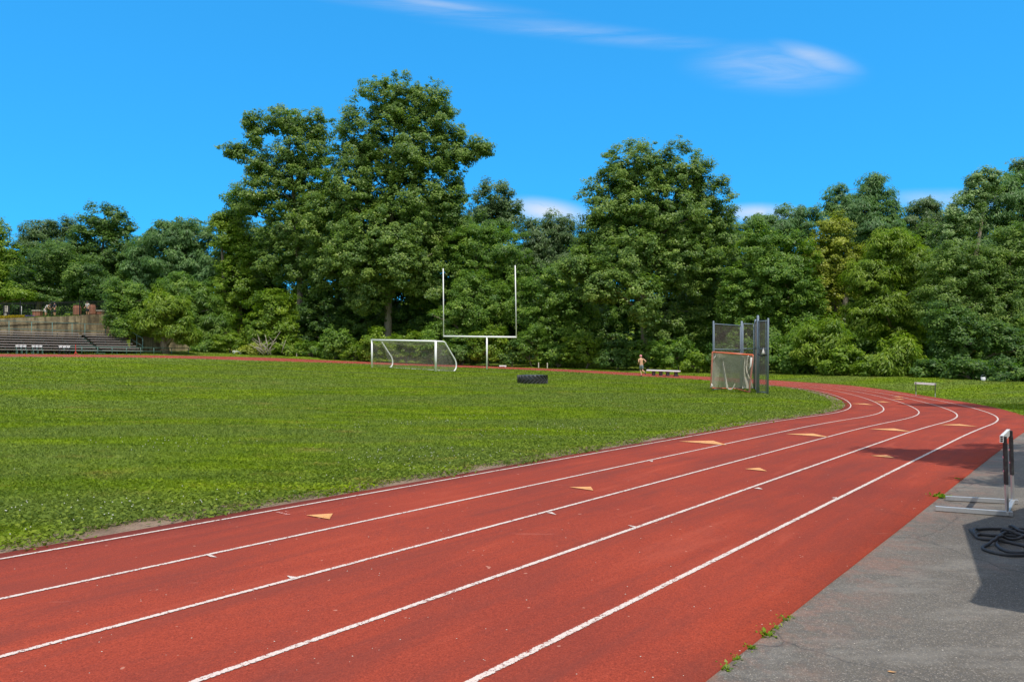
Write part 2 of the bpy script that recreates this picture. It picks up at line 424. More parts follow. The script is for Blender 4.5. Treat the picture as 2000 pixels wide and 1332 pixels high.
def flat_poly(name, pix, m, lift=.031, parent=track):
    vs = []
    for x, y in pix:
        X, Y = px(x, y); vs.append((X, Y, g(X, Y) + lift))
    me = bpy.data.meshes.new(name); me.from_pydata(vs, [], [tuple(range(len(vs)))]); me.update()
    u = me.uv_layers.new(name='UVMap')
    for l in u.data: l.uv = (.5, .5)
    if me.polygons[0].normal.z < 0: me.flip_normals()
    me.materials.append(m); o = bpy.data.objects.new(name, me); COL.objects.link(o); o.parent = parent
    return o
for t in ([(598, 1006.4), (643.6, 1014.2), (650, 1003.2)], [(1112, 951.5), (1159, 958.2), (1154, 950.8)],
          [(1326, 862), (1420, 869.4), (1393, 860.8)], [(1454, 916), (1498, 920.4), (1483, 913.6)],
          [(1534, 847.5), (1620, 854), (1588, 846.8)], [(1699, 838), (1780, 843.2), (1746, 836.8)],
          [(1833, 829.6), (1910, 833.2), (1874, 828.4)], [(1700, 890), (1748, 894.6), (1732, 889)],
          [(1662, 788.3), (1706, 791.2), (1690, 788.2)], [(1703, 784.3), (1741, 786.6), (1725, 784)],
          [(1742, 779.6), (1768, 780.6), (1758, 778.8)], [(1741, 775.4), (1766, 776.0), (1757, 774.6)]):
    flat_poly('lane_marker', t, M_OLINE)
for t in ([(400, 1082.6), (412, 1087.6), (424, 1088.4), (413, 1084)], [(559, 1124), (570, 1131), (582, 1127)],
          [(1067, 1001), (1087, 1005.4), (1078, 1000)], [(1226, 1025.4), (1240, 1031), (1247, 1029)],
          [(1472, 953.6), (1490, 955.6), (1482, 952)], [(1268, 900.4), (1274, 902), (1276, 899)],
          [(1624, 972), (1637, 974.6), (1634, 971)]):
    flat_poly('start_tick', t, M_WLINE, .029)

for t in ([(538, 1000.6), (552, 1001.6), (553, 1000.4), (541, 999.4)], [(545, 1002.8), (560, 1003.6), (561, 1002.4), (547, 1001.8)],
          [(554, 1005.6), (568, 1004.8), (567, 1003.8), (555, 1004.4)], [(556, 998.6), (563, 1000.6), (565, 999.8), (559, 997.8)]):
    flat_poly('worn_lane_number', t, M_SMUDGE, .029)
# ------------------------------------------------------------------ leafy things
KIND = {  # leaf length, width, clump radius, leaves per clump, clumps per m2, droop
    'broad':  (.255, .205, .72, 88, 1.35, .10),
    'maple':  (.235, .19, .68, 84, 1.45, .10),
    'fine':   (.24, .15, .66, 84, 1.50, .18),
    'locust': (.42, .11, .80, 100, 1.25, .38),
    'shrub':  (.22, .165, .50, 62, 2.4, .12),
}
def unit(n, rng):
    v = rng.normal(size=(n, 3)); return v / np.linalg.norm(v, axis=1, keepdims=True)
def leaves_for(ells, kind, rng, scale=1.0, density=1.0, zmin=None):
    L, W, rc, nl, cd, droop = KIND[kind]; L *= scale; W *= scale; rc *= scale
    cl, od = [], []
    ells = [(np.array(c, float), np.array(r, float)) for c, r in ells]
    for i, (c, r) in enumerate(ells):
        area = 4 * math.pi * ((r[0] * r[1]) ** 1.6 / 3 + (r[0] * r[2]) ** 1.6 / 3 + (r[1] * r[2]) ** 1.6 / 3) ** (1 / 1.6)
        n = max(6, int(area * cd * density / scale ** 2))
        d = unit(n, rng); k = rng.uniform(-3, 3, (6, 3)); ph = rng.uniform(0, 6, 6)
        lump = sum(np.sin(d @ k[j] * 1.7 + ph[j]) for j in range(6)) / 6
        rf = rng.uniform(.70, 1.0, n) + .22 * lump + (rng.random(n) < .10) * rng.uniform(0, .16, n)
        deep = rng.random(n) < .30; rf[deep] *= rng.uniform(.3, .8, deep.sum())
        nb = max(6, int(area / (4.6 * scale ** 2))); bd = unit(nb, rng)      # boughs: the clumps gather round them
        bs = bd @ d.T; near = bs.argmax(0); pull = rng.uniform(.0, .55, n)[:, None]
        brf = (rng.uniform(.82, 1.08, nb))[near]
        d = d * (1 - pull) + bd[near] * pull; d /= np.linalg.norm(d, axis=1, keepdims=True)
        rf = np.where(deep, rf, rf * brf - .5 * (1 - (d * bd[near]).sum(1)))
        p = c + d * r * rf[:, None]; keep = np.ones(n, bool)
        for j, (c2, r2) in enumerate(ells):
            if j != i: keep &= (np.linalg.norm((p - c2) / r2, axis=1) > .55)
        if zmin is not None: keep &= p[:, 2] > zmin
        cl.append(p[keep]); od.append(d[keep])
    cl = np.vstack(cl); od = np.vstack(od); nc = len(cl)
    csz = rng.uniform(.42, 1.12, nc) * rng.choice([.8, 1.0, 1.35], nc, p=[.3, .5, .2]); ct = rng.normal(0, .17, nc)
    idx = np.repeat(np.arange(nc), np.maximum(8, (nl * csz ** 2 * 1.18).astype(int)))
    n = len(idx); v = unit(n, rng); v[:, 2] = v[:, 2] * .75 + .15
    rr = rc * csz[idx] * rng.uniform(.25, 1.12, n) ** .7
    ani = rng.uniform(.65, 1.4, (nc, 3)); off = v * rr[:, None] * ani[idx]; off[:, 2] *= .85; off[:, 2] -= droop * .35 * (off[:, 0] ** 2 + off[:, 1] ** 2) / rc
    p = cl[idx] + off
    nrm = .35 * v + .50 * od[idx] + np.array([.05, -.18, .60]) + .38 * unit(n, rng)
    nrm /= np.linalg.norm(nrm, axis=1, keepdims=True)
    a = unit(n, rng)
    if kind == 'locust':
        a = v * np.array([1, 1, .2]) + np.array([0, 0, -.35]) + .35 * a
    a -= nrm * (a * nrm).sum(1, keepdims=True); a /= np.linalg.norm(a, axis=1, keepdims=True)
    b = np.cross(nrm, a); sz = rng.uniform(.6, 1.25, n)[:, None]
    a = a * L * .5 * sz; b = b * W * .5 * sz
    V = np.stack([p - a, p - b - a * .1, p + a - nrm * L * .18, p + b - a * .1], 1).reshape(-1, 3)
    tint = np.repeat(np.clip(.42 + ct[idx] + rng.normal(0, .20, n), 0, 1), 4)
    return V, np.arange(4 * n).reshape(-1, 4), tint, cl
LEAFM = {}
def leafmat(key):
    if key not in LEAFM:
        c = PAL[key]; LEAFM[key] = m_leaf('leaves_' + key, *c)
    return LEAFM[key]
PAL = {
    'tulip':  ((.098, .190, .040), (.270, .385, .066), (.54, .62, .20)),
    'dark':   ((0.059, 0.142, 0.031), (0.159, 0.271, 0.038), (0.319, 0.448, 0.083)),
    'mid':    ((0.094, 0.201, 0.031), (0.236, 0.372, 0.042), (0.472, 0.590, 0.118)),
    'bright': ((0.122, 0.226, 0.017), (0.283, 0.397, 0.028), (0.472, 0.566, 0.094)),
    'yellow': ((0.201, 0.254, 0.024), (0.437, 0.472, 0.047), (0.732, 0.732, 0.189)),
    'blue':   ((0.094, 0.206, 0.073), (0.212, 0.354, 0.112), (0.425, 0.590, 0.236)),
    'pale':   ((0.142, 0.242, 0.094), (0.366, 0.496, 0.189), (0.826, 0.850, 0.590)),
    'far':    ((0.094, 0.171, 0.071), (0.195, 0.289, 0.100), (0.319, 0.437, 0.189)),
    'gold':   ((.30, .22, .01), (.50, .38, .01), (.70, .55, .03)),
}
CATG = {'tree': 'tree', 'shrub': 'bush'}
def plant(name, label, Y, ells, kind='broad', pal='mid', base=None, trunk=.35, seed=0, group='trees around the bend',
          density=1.0, thick=.85, scale=None, limbs=7, cat='tree', bark=None, zb=None):
    """ells in photo pixels at depth Y: (cx, cy, rx, ry[, depth shift]); they become true solids in metres"""
    rng = np.random.default_rng(seed + 100)
    k = Y / F; W = []
    for e in ells:
        dy = e[4] if len(e) > 4 else 0
        c = px(e[0], e[1], Y + dy); kk = (Y + dy) / F
        W.append((c, (e[2] * kk, e[2] * kk * thick, e[3] * kk)))
    bx = base if base is not None else ells[0][0]
    X0 = (bx - 1000) / F * Y
    z0 = g(X0, Y) if zb is None else zb
    root = empty(name, (X0, Y, z0), label, cat, group)
    O = np.array([X0, Y, z0])
    sc_ = scale if scale else max(.55, .86 * (Y / 72) ** .8)
    V, Fc, tint, cl = leaves_for(W, kind, rng, sc_, density, z0 + .1)
    npmesh('crown' if cat == 'tree' else 'foliage', V - O, Fc, leafmat(pal), tint=tint, parent=root)
    mb = MB(); top = max(W, key=lambda e: e[0][2]); tc = np.array(top[0]) - O
    H = tc[2]
    path = [Vector((0, 0, -.15)), Vector((tc[0] * .15 + rng.normal(0, .15), tc[1] * .1, H * .3)), Vector((tc[0] * .5 + rng.normal(0, .3), tc[1] * .4, H * .65)), Vector((tc[0], tc[1], H))]
    mb.tube(path, [trunk * 1.25, trunk * .95, trunk * .6, trunk * .15], 8)
    order = rng.permutation(len(cl))[:limbs * 3]
    cnt = 0
    for i in order:
        q = Vector(cl[i] - O)
        if q.z < H * .2: continue
        zz = max(H * .18, q.z - q.xy.length * .55) if q.z > H * .3 else q.z * .7
        u = min(1, zz / H); p0 = path[0].lerp(path[3], u) if u > .65 else path[0].lerp(path[2], u / .65)
        mid = p0.lerp(q, .5) + Vector((0, 0, .1 * (q - p0).length))
        rr = trunk * (1 - u) * .5 + .04
        mb.tube([p0, mid, q], [rr, rr * .6, rr * .2], 6)
        cnt += 1
        if cnt >= limbs: break
    mb.build('trunk' if cat == 'tree' else 'stem', bark or M_BK, root, smooth=True)
    return root
BARK_P = m_bark('pale_bark', (.20, .17, .14), (.42, .37, .31))

# ------------------------------------------------------------------ the trees
TR = plant
# big tulip trees
TR('tulip_tree', 'tallest tree in the photo, huge tulip tree rising behind the soccer goal', 86,
   [(772, 200, 76, 56), (835, 215, 62, 62), (705, 270, 60, 70), (800, 290, 95, 75), (885, 300, 42, 70), (938, 287, 30, 22), (915, 300, 25, 22),
    (700, 370, 85, 80), (820, 390, 95, 85), (650, 440, 70, 75), (760, 470, 110, 85, -2), (880, 440, 48, 85), (640, 520, 45, 60),
    (720, 560, 60, 55, -3), (830, 540, 75, 60, -2), (690, 500, 55, 60, -5), (775, 510, 45, 60, -6)],
   'broad', 'tulip', base=757, trunk=.42, seed=1, limbs=16, bark=BARK_P, density=.92)
TR('tulip_tree', 'ragged open tulip tree standing left of the tallest tree with sky gaps in its top', 90,
   [(560, 235, 46, 34), (620, 245, 36, 36), (500, 252, 32, 40), (486, 235, 24, 18), (450, 296, 26, 15), (475, 300, 22, 22), (505, 320, 36, 34), (585, 300, 60, 48), (545, 350, 62, 48),
    (500, 390, 56, 44), (620, 370, 56, 70), (570, 440, 66, 60), (600, 510, 58, 60), (540, 500, 50, 50), (612, 300, 40, 50)],
   'broad', 'tulip', base=585, trunk=.36, seed=2, limbs=18, density=.80)
TR('tulip_tree', 'broad domed dark tree standing behind the runner and the low bench', 76,
   [(1240, 330, 78, 58), (1330, 340, 66, 56), (1195, 400, 72, 66), (1385, 410, 56, 76), (1290, 420, 100, 85), (1170, 470, 55, 60), (1400, 490, 48, 75),
    (1240, 500, 80, 60, -3), (1340, 520, 80, 70, -2), (1175, 550, 60, 48, -5), (1255, 590, 50, 56, -7), (1130, 520, 40, 40, -4), (1380, 590, 62, 70), (1310, 640, 70, 60)],
   'broad', 'tulip', base=1262, trunk=.40, seed=3, limbs=16, density=.95)
# crowns between and behind them
TR('round_tree', 'small distant rounded crown seen just right of the tallest tree', 108, [(960, 392, 44, 42), (985, 425, 46, 42), (930, 440, 40, 50)], 'broad', 'far', seed=4, group='trees behind the front row')
TR('maple_tree', 'dull green tree directly behind the left upright of the goalposts', 84, [(930, 480, 60, 50), (985, 500, 56, 60), (920, 560, 60, 60), (1000, 560, 55, 55)], 'fine', 'mid', seed=5, group='trees behind the front row')
TR('maple_tree', 'mid green tree filling the dip between the tallest tree and the domed tree', 92, [(1050, 470, 50, 46), (1090, 450, 40, 42), (1030, 530, 60, 50), (1100, 520, 50, 55)], 'locust', 'far', seed=6, group='trees behind the front row')
TR('maple_tree', 'dark maple standing right of the right upright with ragged pale tips', 79, [(1085, 570, 64, 62), (1135, 610, 60, 55), (1060, 630, 50, 50), (1110, 660, 70, 40)], 'maple', 'mid', seed=7)
TR('locust_tree', 'feathery light green tree behind the crossbar of the goalposts', 80, [(925, 570, 50, 45), (905, 615, 66, 44), (965, 600, 45, 55), (1010, 590, 36, 50), (880, 655, 60, 32)], 'fine', 'mid', seed=8, density=1.1)
# right side
TR('maple_tree', 'olive maple standing directly behind the throwing cage', 70, [(1480, 480, 45, 46), (1545, 500, 50, 60), (1510, 560, 86, 70), (1445, 590, 45, 80), (1570, 600, 46, 80), (1500, 660, 86, 66)], 'maple', 'mid', seed=9, density=1.05)
TR('yellowing_maple', 'yellow tinged maple, the yellowest crown right of the cage', 72, [(1632, 455, 42, 46), (1605, 500, 48, 46), (1650, 530, 48, 60), (1610, 590, 46, 60)], 'maple', 'yellow', seed=10)
TR('locust_tree', 'feathery bluish tree behind the maple near the cage', 84, [(1560, 435, 48, 36), (1520, 450, 40, 36), (1490, 430, 30, 18)], 'locust', 'blue', seed=11, group='trees behind the front row')
TR('locust_tree', 'feathery two headed tree top standing highest between the cage and the right edge', 86, [(1640, 395, 36, 34), (1705, 385, 40, 36), (1675, 420, 60, 34), (1740, 420, 26, 30), (1700, 455, 75, 36), (1705, 355, 20, 14)], 'locust', 'blue', seed=12, group='trees behind the front row')
TR('locust_tree', 'low feathery crown with a flat top left of the pale leaved tree', 88, [(1805, 405, 34, 20), (1790, 440, 60, 36), (1850, 445, 45, 34)], 'locust', 'far', seed=13, group='trees behind the front row')
TR('locust_tree', 'bright feathery layered tree above the far hurdle', 66, [(1745, 490, 60, 42), (1700, 540, 52, 44), (1790, 530, 50, 50), (1730, 600, 60, 40), (1770, 640, 50, 46), (1690, 620, 50, 40)], 'locust', 'bright', seed=14, density=1.1)
TR('poplar_tree', 'pale silvery leaved tree below the highest crown at the right edge', 76, [(1880, 425, 38, 50), (1905, 380, 30, 36), (1860, 470, 40, 46), (1930, 350, 40, 30)], 'maple', 'pale', seed=15)
TR('locust_tree', 'large greyish green feathery tree cut off by the right edge', 78, [(1960, 400, 60, 50), (2010, 370, 50, 50), (1950, 460, 60, 46), (2030, 440, 50, 60)], 'locust', 'blue', seed=16)
TR('oak_tree', 'brownish topped crown poking above the other trees at the right edge', 92, [(1992, 330, 20, 26), (2025, 320, 30, 30), (1975, 350, 14, 12)], 'broad', 'far', seed=17, group='trees behind the front row')
TR('dense_tree', 'broad olive green tree with small dull leaves behind the white bucket', 60, [(1880, 520, 76, 60), (1960, 520, 70, 62), (1840, 590, 60, 60), (1930, 600, 80, 70), (2010, 600, 50, 80), (1990, 480, 50, 50)], 'fine', 'tulip', seed=18, density=1.15)
TR('dense_tree', 'dark drooping tree reaching the grass beside the white bucket', 55, [(1880, 670, 64, 62), (1950, 680, 70, 60), (2020, 690, 50, 70), (1850, 630, 50, 44)], 'maple', 'dark', seed=19)
# left side
TR('maple_tree', 'dense dark maple, highest crown above the bleachers', 104, [(205, 432, 46, 36), (235, 450, 34, 40), (180, 470, 44, 44), (225, 500, 60, 50), (160, 520, 50, 50)], 'maple', 'dark', seed=20, zb=7)
TR('round_tree', 'distant grey green crown on the hill far left', 122, [(85, 452, 42, 24), (130, 450, 34, 24), (60, 480, 36, 30), (110, 490, 60, 34)], 'fine', 'far', seed=21, zb=8, group='trees behind the front row')
TR('yellowing_tree', 'yellow green tree cut off by the left edge of the photo', 88, [(-12, 450, 28, 36), (8, 500, 36, 40), (-8, 560, 44, 46), (30, 575, 34, 14)], 'maple', 'bright', seed=22, zb=6.6)
TR('dense_tree', 'dull dark tree shading the terrace above the bleachers', 97, [(70, 540, 60, 44), (110, 510, 50, 44), (40, 570, 50, 28), (100, 575, 60, 26)], 'fine', 'dark', seed=23, zb=6.8)
TR('dense_tree', 'dark overhanging tree behind the brick pillars', 96, [(180, 565, 44, 34), (165, 540, 44, 44), (215, 560, 40, 40), (190, 592, 40, 14)], 'fine', 'dark', seed=24, zb=6.9)
TR('locust_tree', 'tall bluish feathery tree right of the dark maple above the bleachers', 98, [(330, 465, 56, 38), (385, 460, 46, 36), (290, 500, 44, 44), (360, 530, 75, 56), (420, 520, 45, 50), (280, 545, 40, 40)], 'locust', 'blue', seed=25)
TR('maple_tree', 'bright green tree left of the ragged tulip tree', 93, [(445, 460, 40, 46), (480, 500, 44, 50), (430, 430, 24, 20), (470, 555, 56, 50), (440, 600, 46, 50)], 'broad', 'bright', seed=26)
TR('maple_tree', 'yellow green crown below the ragged tulip tree', 95, [(470, 400, 30, 40), (455, 440, 34, 30)], 'broad', 'mid', seed=27, group='trees behind the front row')
TR('round_tree', 'low rounded tree hanging over the concrete wall beside the brick pillars', 76, [(245, 568, 38, 34), (238, 606, 36, 36), (275, 590, 34, 40), (262, 640, 42, 26), (232, 628, 26, 22)], 'fine', 'mid', seed=28, zb=4, density=1.1)
TR('locust_tree', 'low bright feathery tree hanging over the end of the bleachers', 75, [(325, 600, 46, 30), (300, 630, 46, 34), (350, 640, 38, 34), (368, 655, 24, 18)], 'locust', 'bright', seed=29, density=1.2)
TR('locust_tree', 'dark feathery tree behind the end of the bleacher rail', 84, [(390, 590, 44, 50), (410, 640, 46, 46), (350, 560, 40, 30), (360, 680, 40, 20)], 'locust', 'mid', seed=30)
TR('catalpa_tree', 'bright leafy low tree left of the soccer goal', 82, [(530, 600, 46, 36), (505, 640, 40, 36), (555, 650, 34, 44), (530, 670, 50, 26)], 'broad', 'bright', seed=31)
TR('dense_tree', 'dark understory tree in the shade beneath the tallest tree', 88, [(640, 610, 60, 60), (700, 630, 60, 50), (600, 640, 46, 50), (760, 640, 60, 40), (820, 610, 60, 50)], 'broad', 'dark', seed=32, density=.9)
# background crowns that close the gaps
for i, (x, y, rx, ry, Y, pal) in enumerate([(300, 560, 80, 60, 112, 'mid'), (500, 520, 60, 80, 108, 'dark'), (1130, 560, 70, 80, 96, 'dark'), (1440, 560, 60, 90, 90, 'dark'),
                                       (1850, 500, 80, 60, 92, 'mid'), (1640, 560, 80, 80, 90, 'dark'), (1980, 560, 70, 80, 84, 'dark'), (30, 530, 60, 50, 116, 'dark')]):
    TR('woodland_tree', ['dim tree behind the bluish tree above the bleachers', 'dim tree behind the ragged tulip tree', 'dim tree glimpsed left of the domed tree trunk',
        'dim tree glimpsed between the domed tree and the maple behind the cage', 'dim tree behind the pale silvery tree', 'dim tree behind the yellow tinged maple',
        'dim tree behind the olive tree at the right edge', 'dim tree behind the terrace at the far left'][i],
       Y, [(x, y, rx, ry), (x - rx * .4, y + ry, rx * .9, ry * .8), (x + rx * .5, y + ry * .9, rx * .9, ry * .8)], 'broad', pal, seed=40 + i, group='trees behind the front row', density=.8)

# bushes along the foot of the wood: (x, y centre, rx, ry, depth, kind, palette, label)
BUSH = [
 (450, 672, 34, 20, 81, 'shrub', 'bright', 'bright low vine mound behind the two stakes near the bleachers'),
 (400, 680, 30, 16, 81, 'shrub', 'mid', 'low mound of weeds just right of the bleacher rail'),
 (490, 684, 30, 14, 80, 'shrub', 'yellow', 'low yellowish weeds left of the dead branches'),
 (560, 680, 40, 22, 81, 'shrub', 'bright', 'leafy bush beside the dead branches'),
 (610, 682, 34, 18, 81, 'shrub', 'mid', 'low mid green bush right of the second pair of stakes'),
 (655, 668, 34, 34, 79, 'broad', 'mid', 'large leaved bush standing between the stakes and the soccer goal'),
 (690, 688, 30, 20, 79, 'shrub', 'bright', 'low bright bush left of the soccer goal'),
 (740, 672, 34, 34, 78, 'broad', 'bright', 'big leaved bright bush behind the left post of the soccer goal'),
 (795, 675, 36, 34, 77, 'shrub', 'bright', 'bright tangled bush seen through the soccer net'),
 (845, 680, 36, 26, 77, 'shrub', 'mid', 'mid green bush seen behind the right post of the soccer goal'),
 (900, 690, 34, 22, 77, 'shrub', 'dark', 'dark low bush between the soccer goal and the goalpost pole'),
 (955, 670, 34, 36, 76, 'broad', 'bright', 'bright big leaved bush directly behind the goalpost pole'),
 (1000, 690, 34, 22, 76, 'shrub', 'dark', 'dark bush just right of the goalpost pole'),
 (1040, 670, 36, 40, 76, 'fine', 'mid', 'tall fine leaved bush behind the tractor tire'),
 (1090, 690, 40, 24, 75, 'shrub', 'mid', 'low bush behind the two white stakes right of the tire'),
 (1145, 680, 44, 34, 74, 'shrub', 'bright', 'rounded bright bush midway between the tire and the runner'),
 (1205, 690, 40, 30, 72, 'shrub', 'dark', 'dark bush just left of the runner'),
 (1265, 690, 40, 30, 71, 'shrub', 'mid', 'bush directly behind the runner'),
 (1325, 685, 40, 36, 69, 'shrub', 'mid', 'mottled bush behind the right end of the low bench'),
 (1365, 705, 34, 22, 67, 'shrub', 'bright', 'low bright bush just left of the lacrosse goal'),
 (1430, 690, 44, 40, 66, 'shrub', 'dark', 'dark bush behind the lacrosse goal'),
 (1500, 690, 36, 40, 64, 'maple', 'mid', 'mid green bush just right of the throwing cage'),
 (1555, 705, 34, 30, 62, 'broad', 'mid', 'low big leaved bush right of the throwing cage'),
 (1610, 665, 56, 50, 60, 'locust', 'bright', 'big feathery bush midway between the cage and the far hurdle'),
 (1650, 705, 46, 34, 58, 'shrub', 'bright', 'bright bush left of the far hurdle'),
 (1580, 655, 40, 30, 63, 'locust', 'mid', 'feathery sapling over the bush right of the cage'),
 (1755, 700, 50, 42, 55, 'locust', 'bright', 'bright feathery bush directly behind the far hurdle'),
 (1705, 710, 34, 28, 56, 'shrub', 'bright', 'small bright bush left of the bush behind the far hurdle'),
 (1815, 715, 30, 26, 53, 'shrub', 'dark', 'shaded bush just right of the far hurdle'),
 (1900, 722, 50, 26, 51, 'shrub', 'dark', 'dark low growth behind the white bucket'),
 (1980, 725, 44, 26, 49, 'shrub', 'dark', 'dark low growth at the right edge of the grass'),
]
for i, (x, y, rx, ry, Y, kd, pal, lab) in enumerate(BUSH):
    TR('bush', lab, Y, [(x, y, rx, ry), (x - rx * .5, y + ry * .35, rx * .6, ry * .7), (x + rx * .55, y + ry * .3, rx * .55, ry * .75)], kd, pal,
       seed=60 + i, group='bushes along the foot of the wood', cat='bush', trunk=.07, limbs=5, thick=.7, scale=.85 if kd != 'shrub' else .95)
# far woodland as one mass behind everything, on both sides beyond the frame too
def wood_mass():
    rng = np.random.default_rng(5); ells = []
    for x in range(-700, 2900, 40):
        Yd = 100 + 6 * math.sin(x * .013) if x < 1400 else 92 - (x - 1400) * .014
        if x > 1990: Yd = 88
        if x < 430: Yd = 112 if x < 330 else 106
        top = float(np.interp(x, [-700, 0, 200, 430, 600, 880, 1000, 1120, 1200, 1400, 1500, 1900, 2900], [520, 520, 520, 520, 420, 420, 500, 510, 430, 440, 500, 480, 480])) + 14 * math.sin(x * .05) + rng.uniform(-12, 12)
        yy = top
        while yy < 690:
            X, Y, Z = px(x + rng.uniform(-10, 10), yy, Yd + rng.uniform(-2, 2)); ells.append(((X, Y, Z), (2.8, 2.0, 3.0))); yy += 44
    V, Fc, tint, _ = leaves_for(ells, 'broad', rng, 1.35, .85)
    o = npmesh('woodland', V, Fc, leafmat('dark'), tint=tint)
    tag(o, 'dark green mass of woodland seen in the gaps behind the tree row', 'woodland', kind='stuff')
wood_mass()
# shading foliage just outside the frame, whose leafy shadows fall on the track and grass
def side_tree(name, lab, X, Y, ells, kind, pal, seed):
    rng = np.random.default_rng(seed); z0 = g(X, Y)
    root = empty(name, (X, Y, z0), lab, 'tree', None)
    V, Fc, tint, cl = leaves_for([((X + a, Y + b, z0 + c), (d, e, f)) for a, b, c, d, e, f in ells], kind, rng, .6, 1.0)
    npmesh('crown', V - np.array([X, Y, z0]), Fc, leafmat(pal), tint=tint, parent=root)
    mb = MB(); H = ells[0][2]
    mb.tube([(0, 0, -.1), (.05, 0, H * .5), (ells[0][0] * .6, ells[0][1] * .6, H)], [.16, .12, .05], 8)
    for a, b, c, d, e, f in ells: mb.tube([(.03, 0, H * .45), (a * .5, b * .5, (H * .45 + c) * .5 + .2), (a, b, c)], [.07, .05, .02], 6)
    mb.build('trunk', M_BK, root, smooth=True)
    return root
SUN_AZ, SUN_EL = math.atan2(.35, -.94), math.radians(65)

# ------------------------------------------------------------------ soccer goal
def arc_pts(p0, p1, p2, n=6):
    p0, p1, p2 = Vector(p0), Vector(p1), Vector(p2)
    return [(p0 * (1 - t) ** 2 + p1 * 2 * t * (1 - t) + p2 * t * t) for t in [i / n for i in range(n + 1)]]
def net(mb, f, nu, nv, r, n=3):
    for i in range(nu + 1): mb.tube([f(i / nu, j / nv) for j in range(nv + 1)], r, n, caps=False)
    for j in range(nv + 1): mb.tube([f(i / nu, j / nv) for i in range(nu + 1)], r, n, caps=False)
def soccer_goal():
    A = Vector(px(726.5, 714, 63)); B = Vector(px(851, 719.3, 57.8)); 
    A.z = g(A.x, A.y); B.z = g(B.x, B.y)
    H = 2.44; org = B.copy()
    root = empty('soccer_goal', org, 'white soccer goal with slanted side frames and sagging net on the far grass', 'soccer goal')
    a, b = A - org, Vector((0, 0, 0)); u = (b - a).normalized(); 
    back = Vector((-u.y, u.x, 0)).normalized()
    if back.y < 0: back = -back
    r = .075; hz = Vector((0, 0, H))
    ta = Vector((a.x, a.y, a.z + H)); tb = hz
    MB().tube([a - Vector((0, 0, .05)), ta], r, 10).build('post', M_WHITE, root, True)
    MB().tube([b - Vector((0, 0, .05)), tb], r * 1.25, 10).build('post', M_WHITE, root, True)
    MB().tube([ta - u * r, tb + u * r], r * 1.05, 10).build('crossbar', M_WHITE, root, True)
    prof = []
    zz = lambda p, k: p + Vector((0, 0, k))
    def side(p):
        top, k1 = zz(p, H), zz(p + back * 1.05, H - .02)
        knee = zz(p + back * 2.35, .78); foot = zz(p + back * 2.05, 0.0)
        L = [top, p + back * .75 + Vector((0, 0, H - .01))] + arc_pts(p + back * .78 + Vector((0, 0, H - .01)), k1, p + back * 1.15 + Vector((0, 0, H - .22)), 4)[1:]
        L += [knee + (k1 - knee) * .12] + arc_pts(knee + (k1 - knee) * .1, knee + Vector((0, 0, -.1)), knee + Vector((0, 0, -.30)), 4)[1:] + arc_pts(knee + Vector((0, 0, -.32)), zz(p + back * 2.36, .15), foot, 4)[1:]
        return L
    for p in (a, b): MB().tube(side(p), .062, 8).build('side_frame', M_WHITE, root, True)
    MB().tube([a + back * 2.05, b + back * 2.05], .03, 6).build('ground_bar', M_WHITE, root, True)
    nt_ = MB()
    def backnet(i, j):           # i along the goal, j from top to ground
        p = a.lerp(b, i); sag = math.sin(math.pi * i) 
        if j < .3: q = p + back * (j / .3) * 1.05 + Vector((0, 0, H - .06 - sag * .32 * math.sin(math.pi * j / .3 * .5)))
        else:
            t = (j - .3) / .7
            q = p + back * (1.05 + 1.15 * t - .35 * sag * math.sin(math.pi * t)) + Vector((0, 0, (H - .06) * (1 - t) - sag * .32 * (1 - t)))
        return q
    net(nt_, backnet, 58, 34, .0048)
    for p in (a, b):
        def sidenet(i, j, p=p):
            xb = lerp_prof(j); return p + back * i * xb + Vector((0, 0, (H - .08) * (1 - j) - .25 * math.sin(math.pi * i) * (1 - j)))
        def lerp_prof(j): return 1.05 + 1.15 * min(1, j * 1.3)
        net(nt_, sidenet, 14, 18, .006)
    nt_.build('net', M_NETW, root)
    return root
soccer_goal()

# ------------------------------------------------------------------ football goalposts
def goalposts():
    Y = 66.8; c = Vector(px(951, 719, Y)); c.z = g(c.x, c.y)
    root = empty('football_goalposts', c, 'tall white football goalposts on a single pole', 'goalposts')
    zc = EYE - (657.5 - HZ) / F * Y - c.z
    L = Vector(px(866.5, 656.3, Y + .9)) - c; Rr = Vector(px(1008.5, 658, Y - .6)) - c
    MB().tube([(0, 0, -.1), (0, 0, zc)], .075, 10).build('pole', M_WHITE, root, True)
    MB().tube([L, (0, 0, zc), Rr], .085, 10).build('crossbar', M_WHITE, root, True)
    for q, x, yy in ((L, 865.6, 524), (Rr, 1006.2, 518)):
        e = Vector(px(x, yy, q.y + c.y)) - c
        MB().tube([q - Vector((0, 0, .1)), e], .048, 8).build('upright', M_WHITE, root, True)
goalposts()

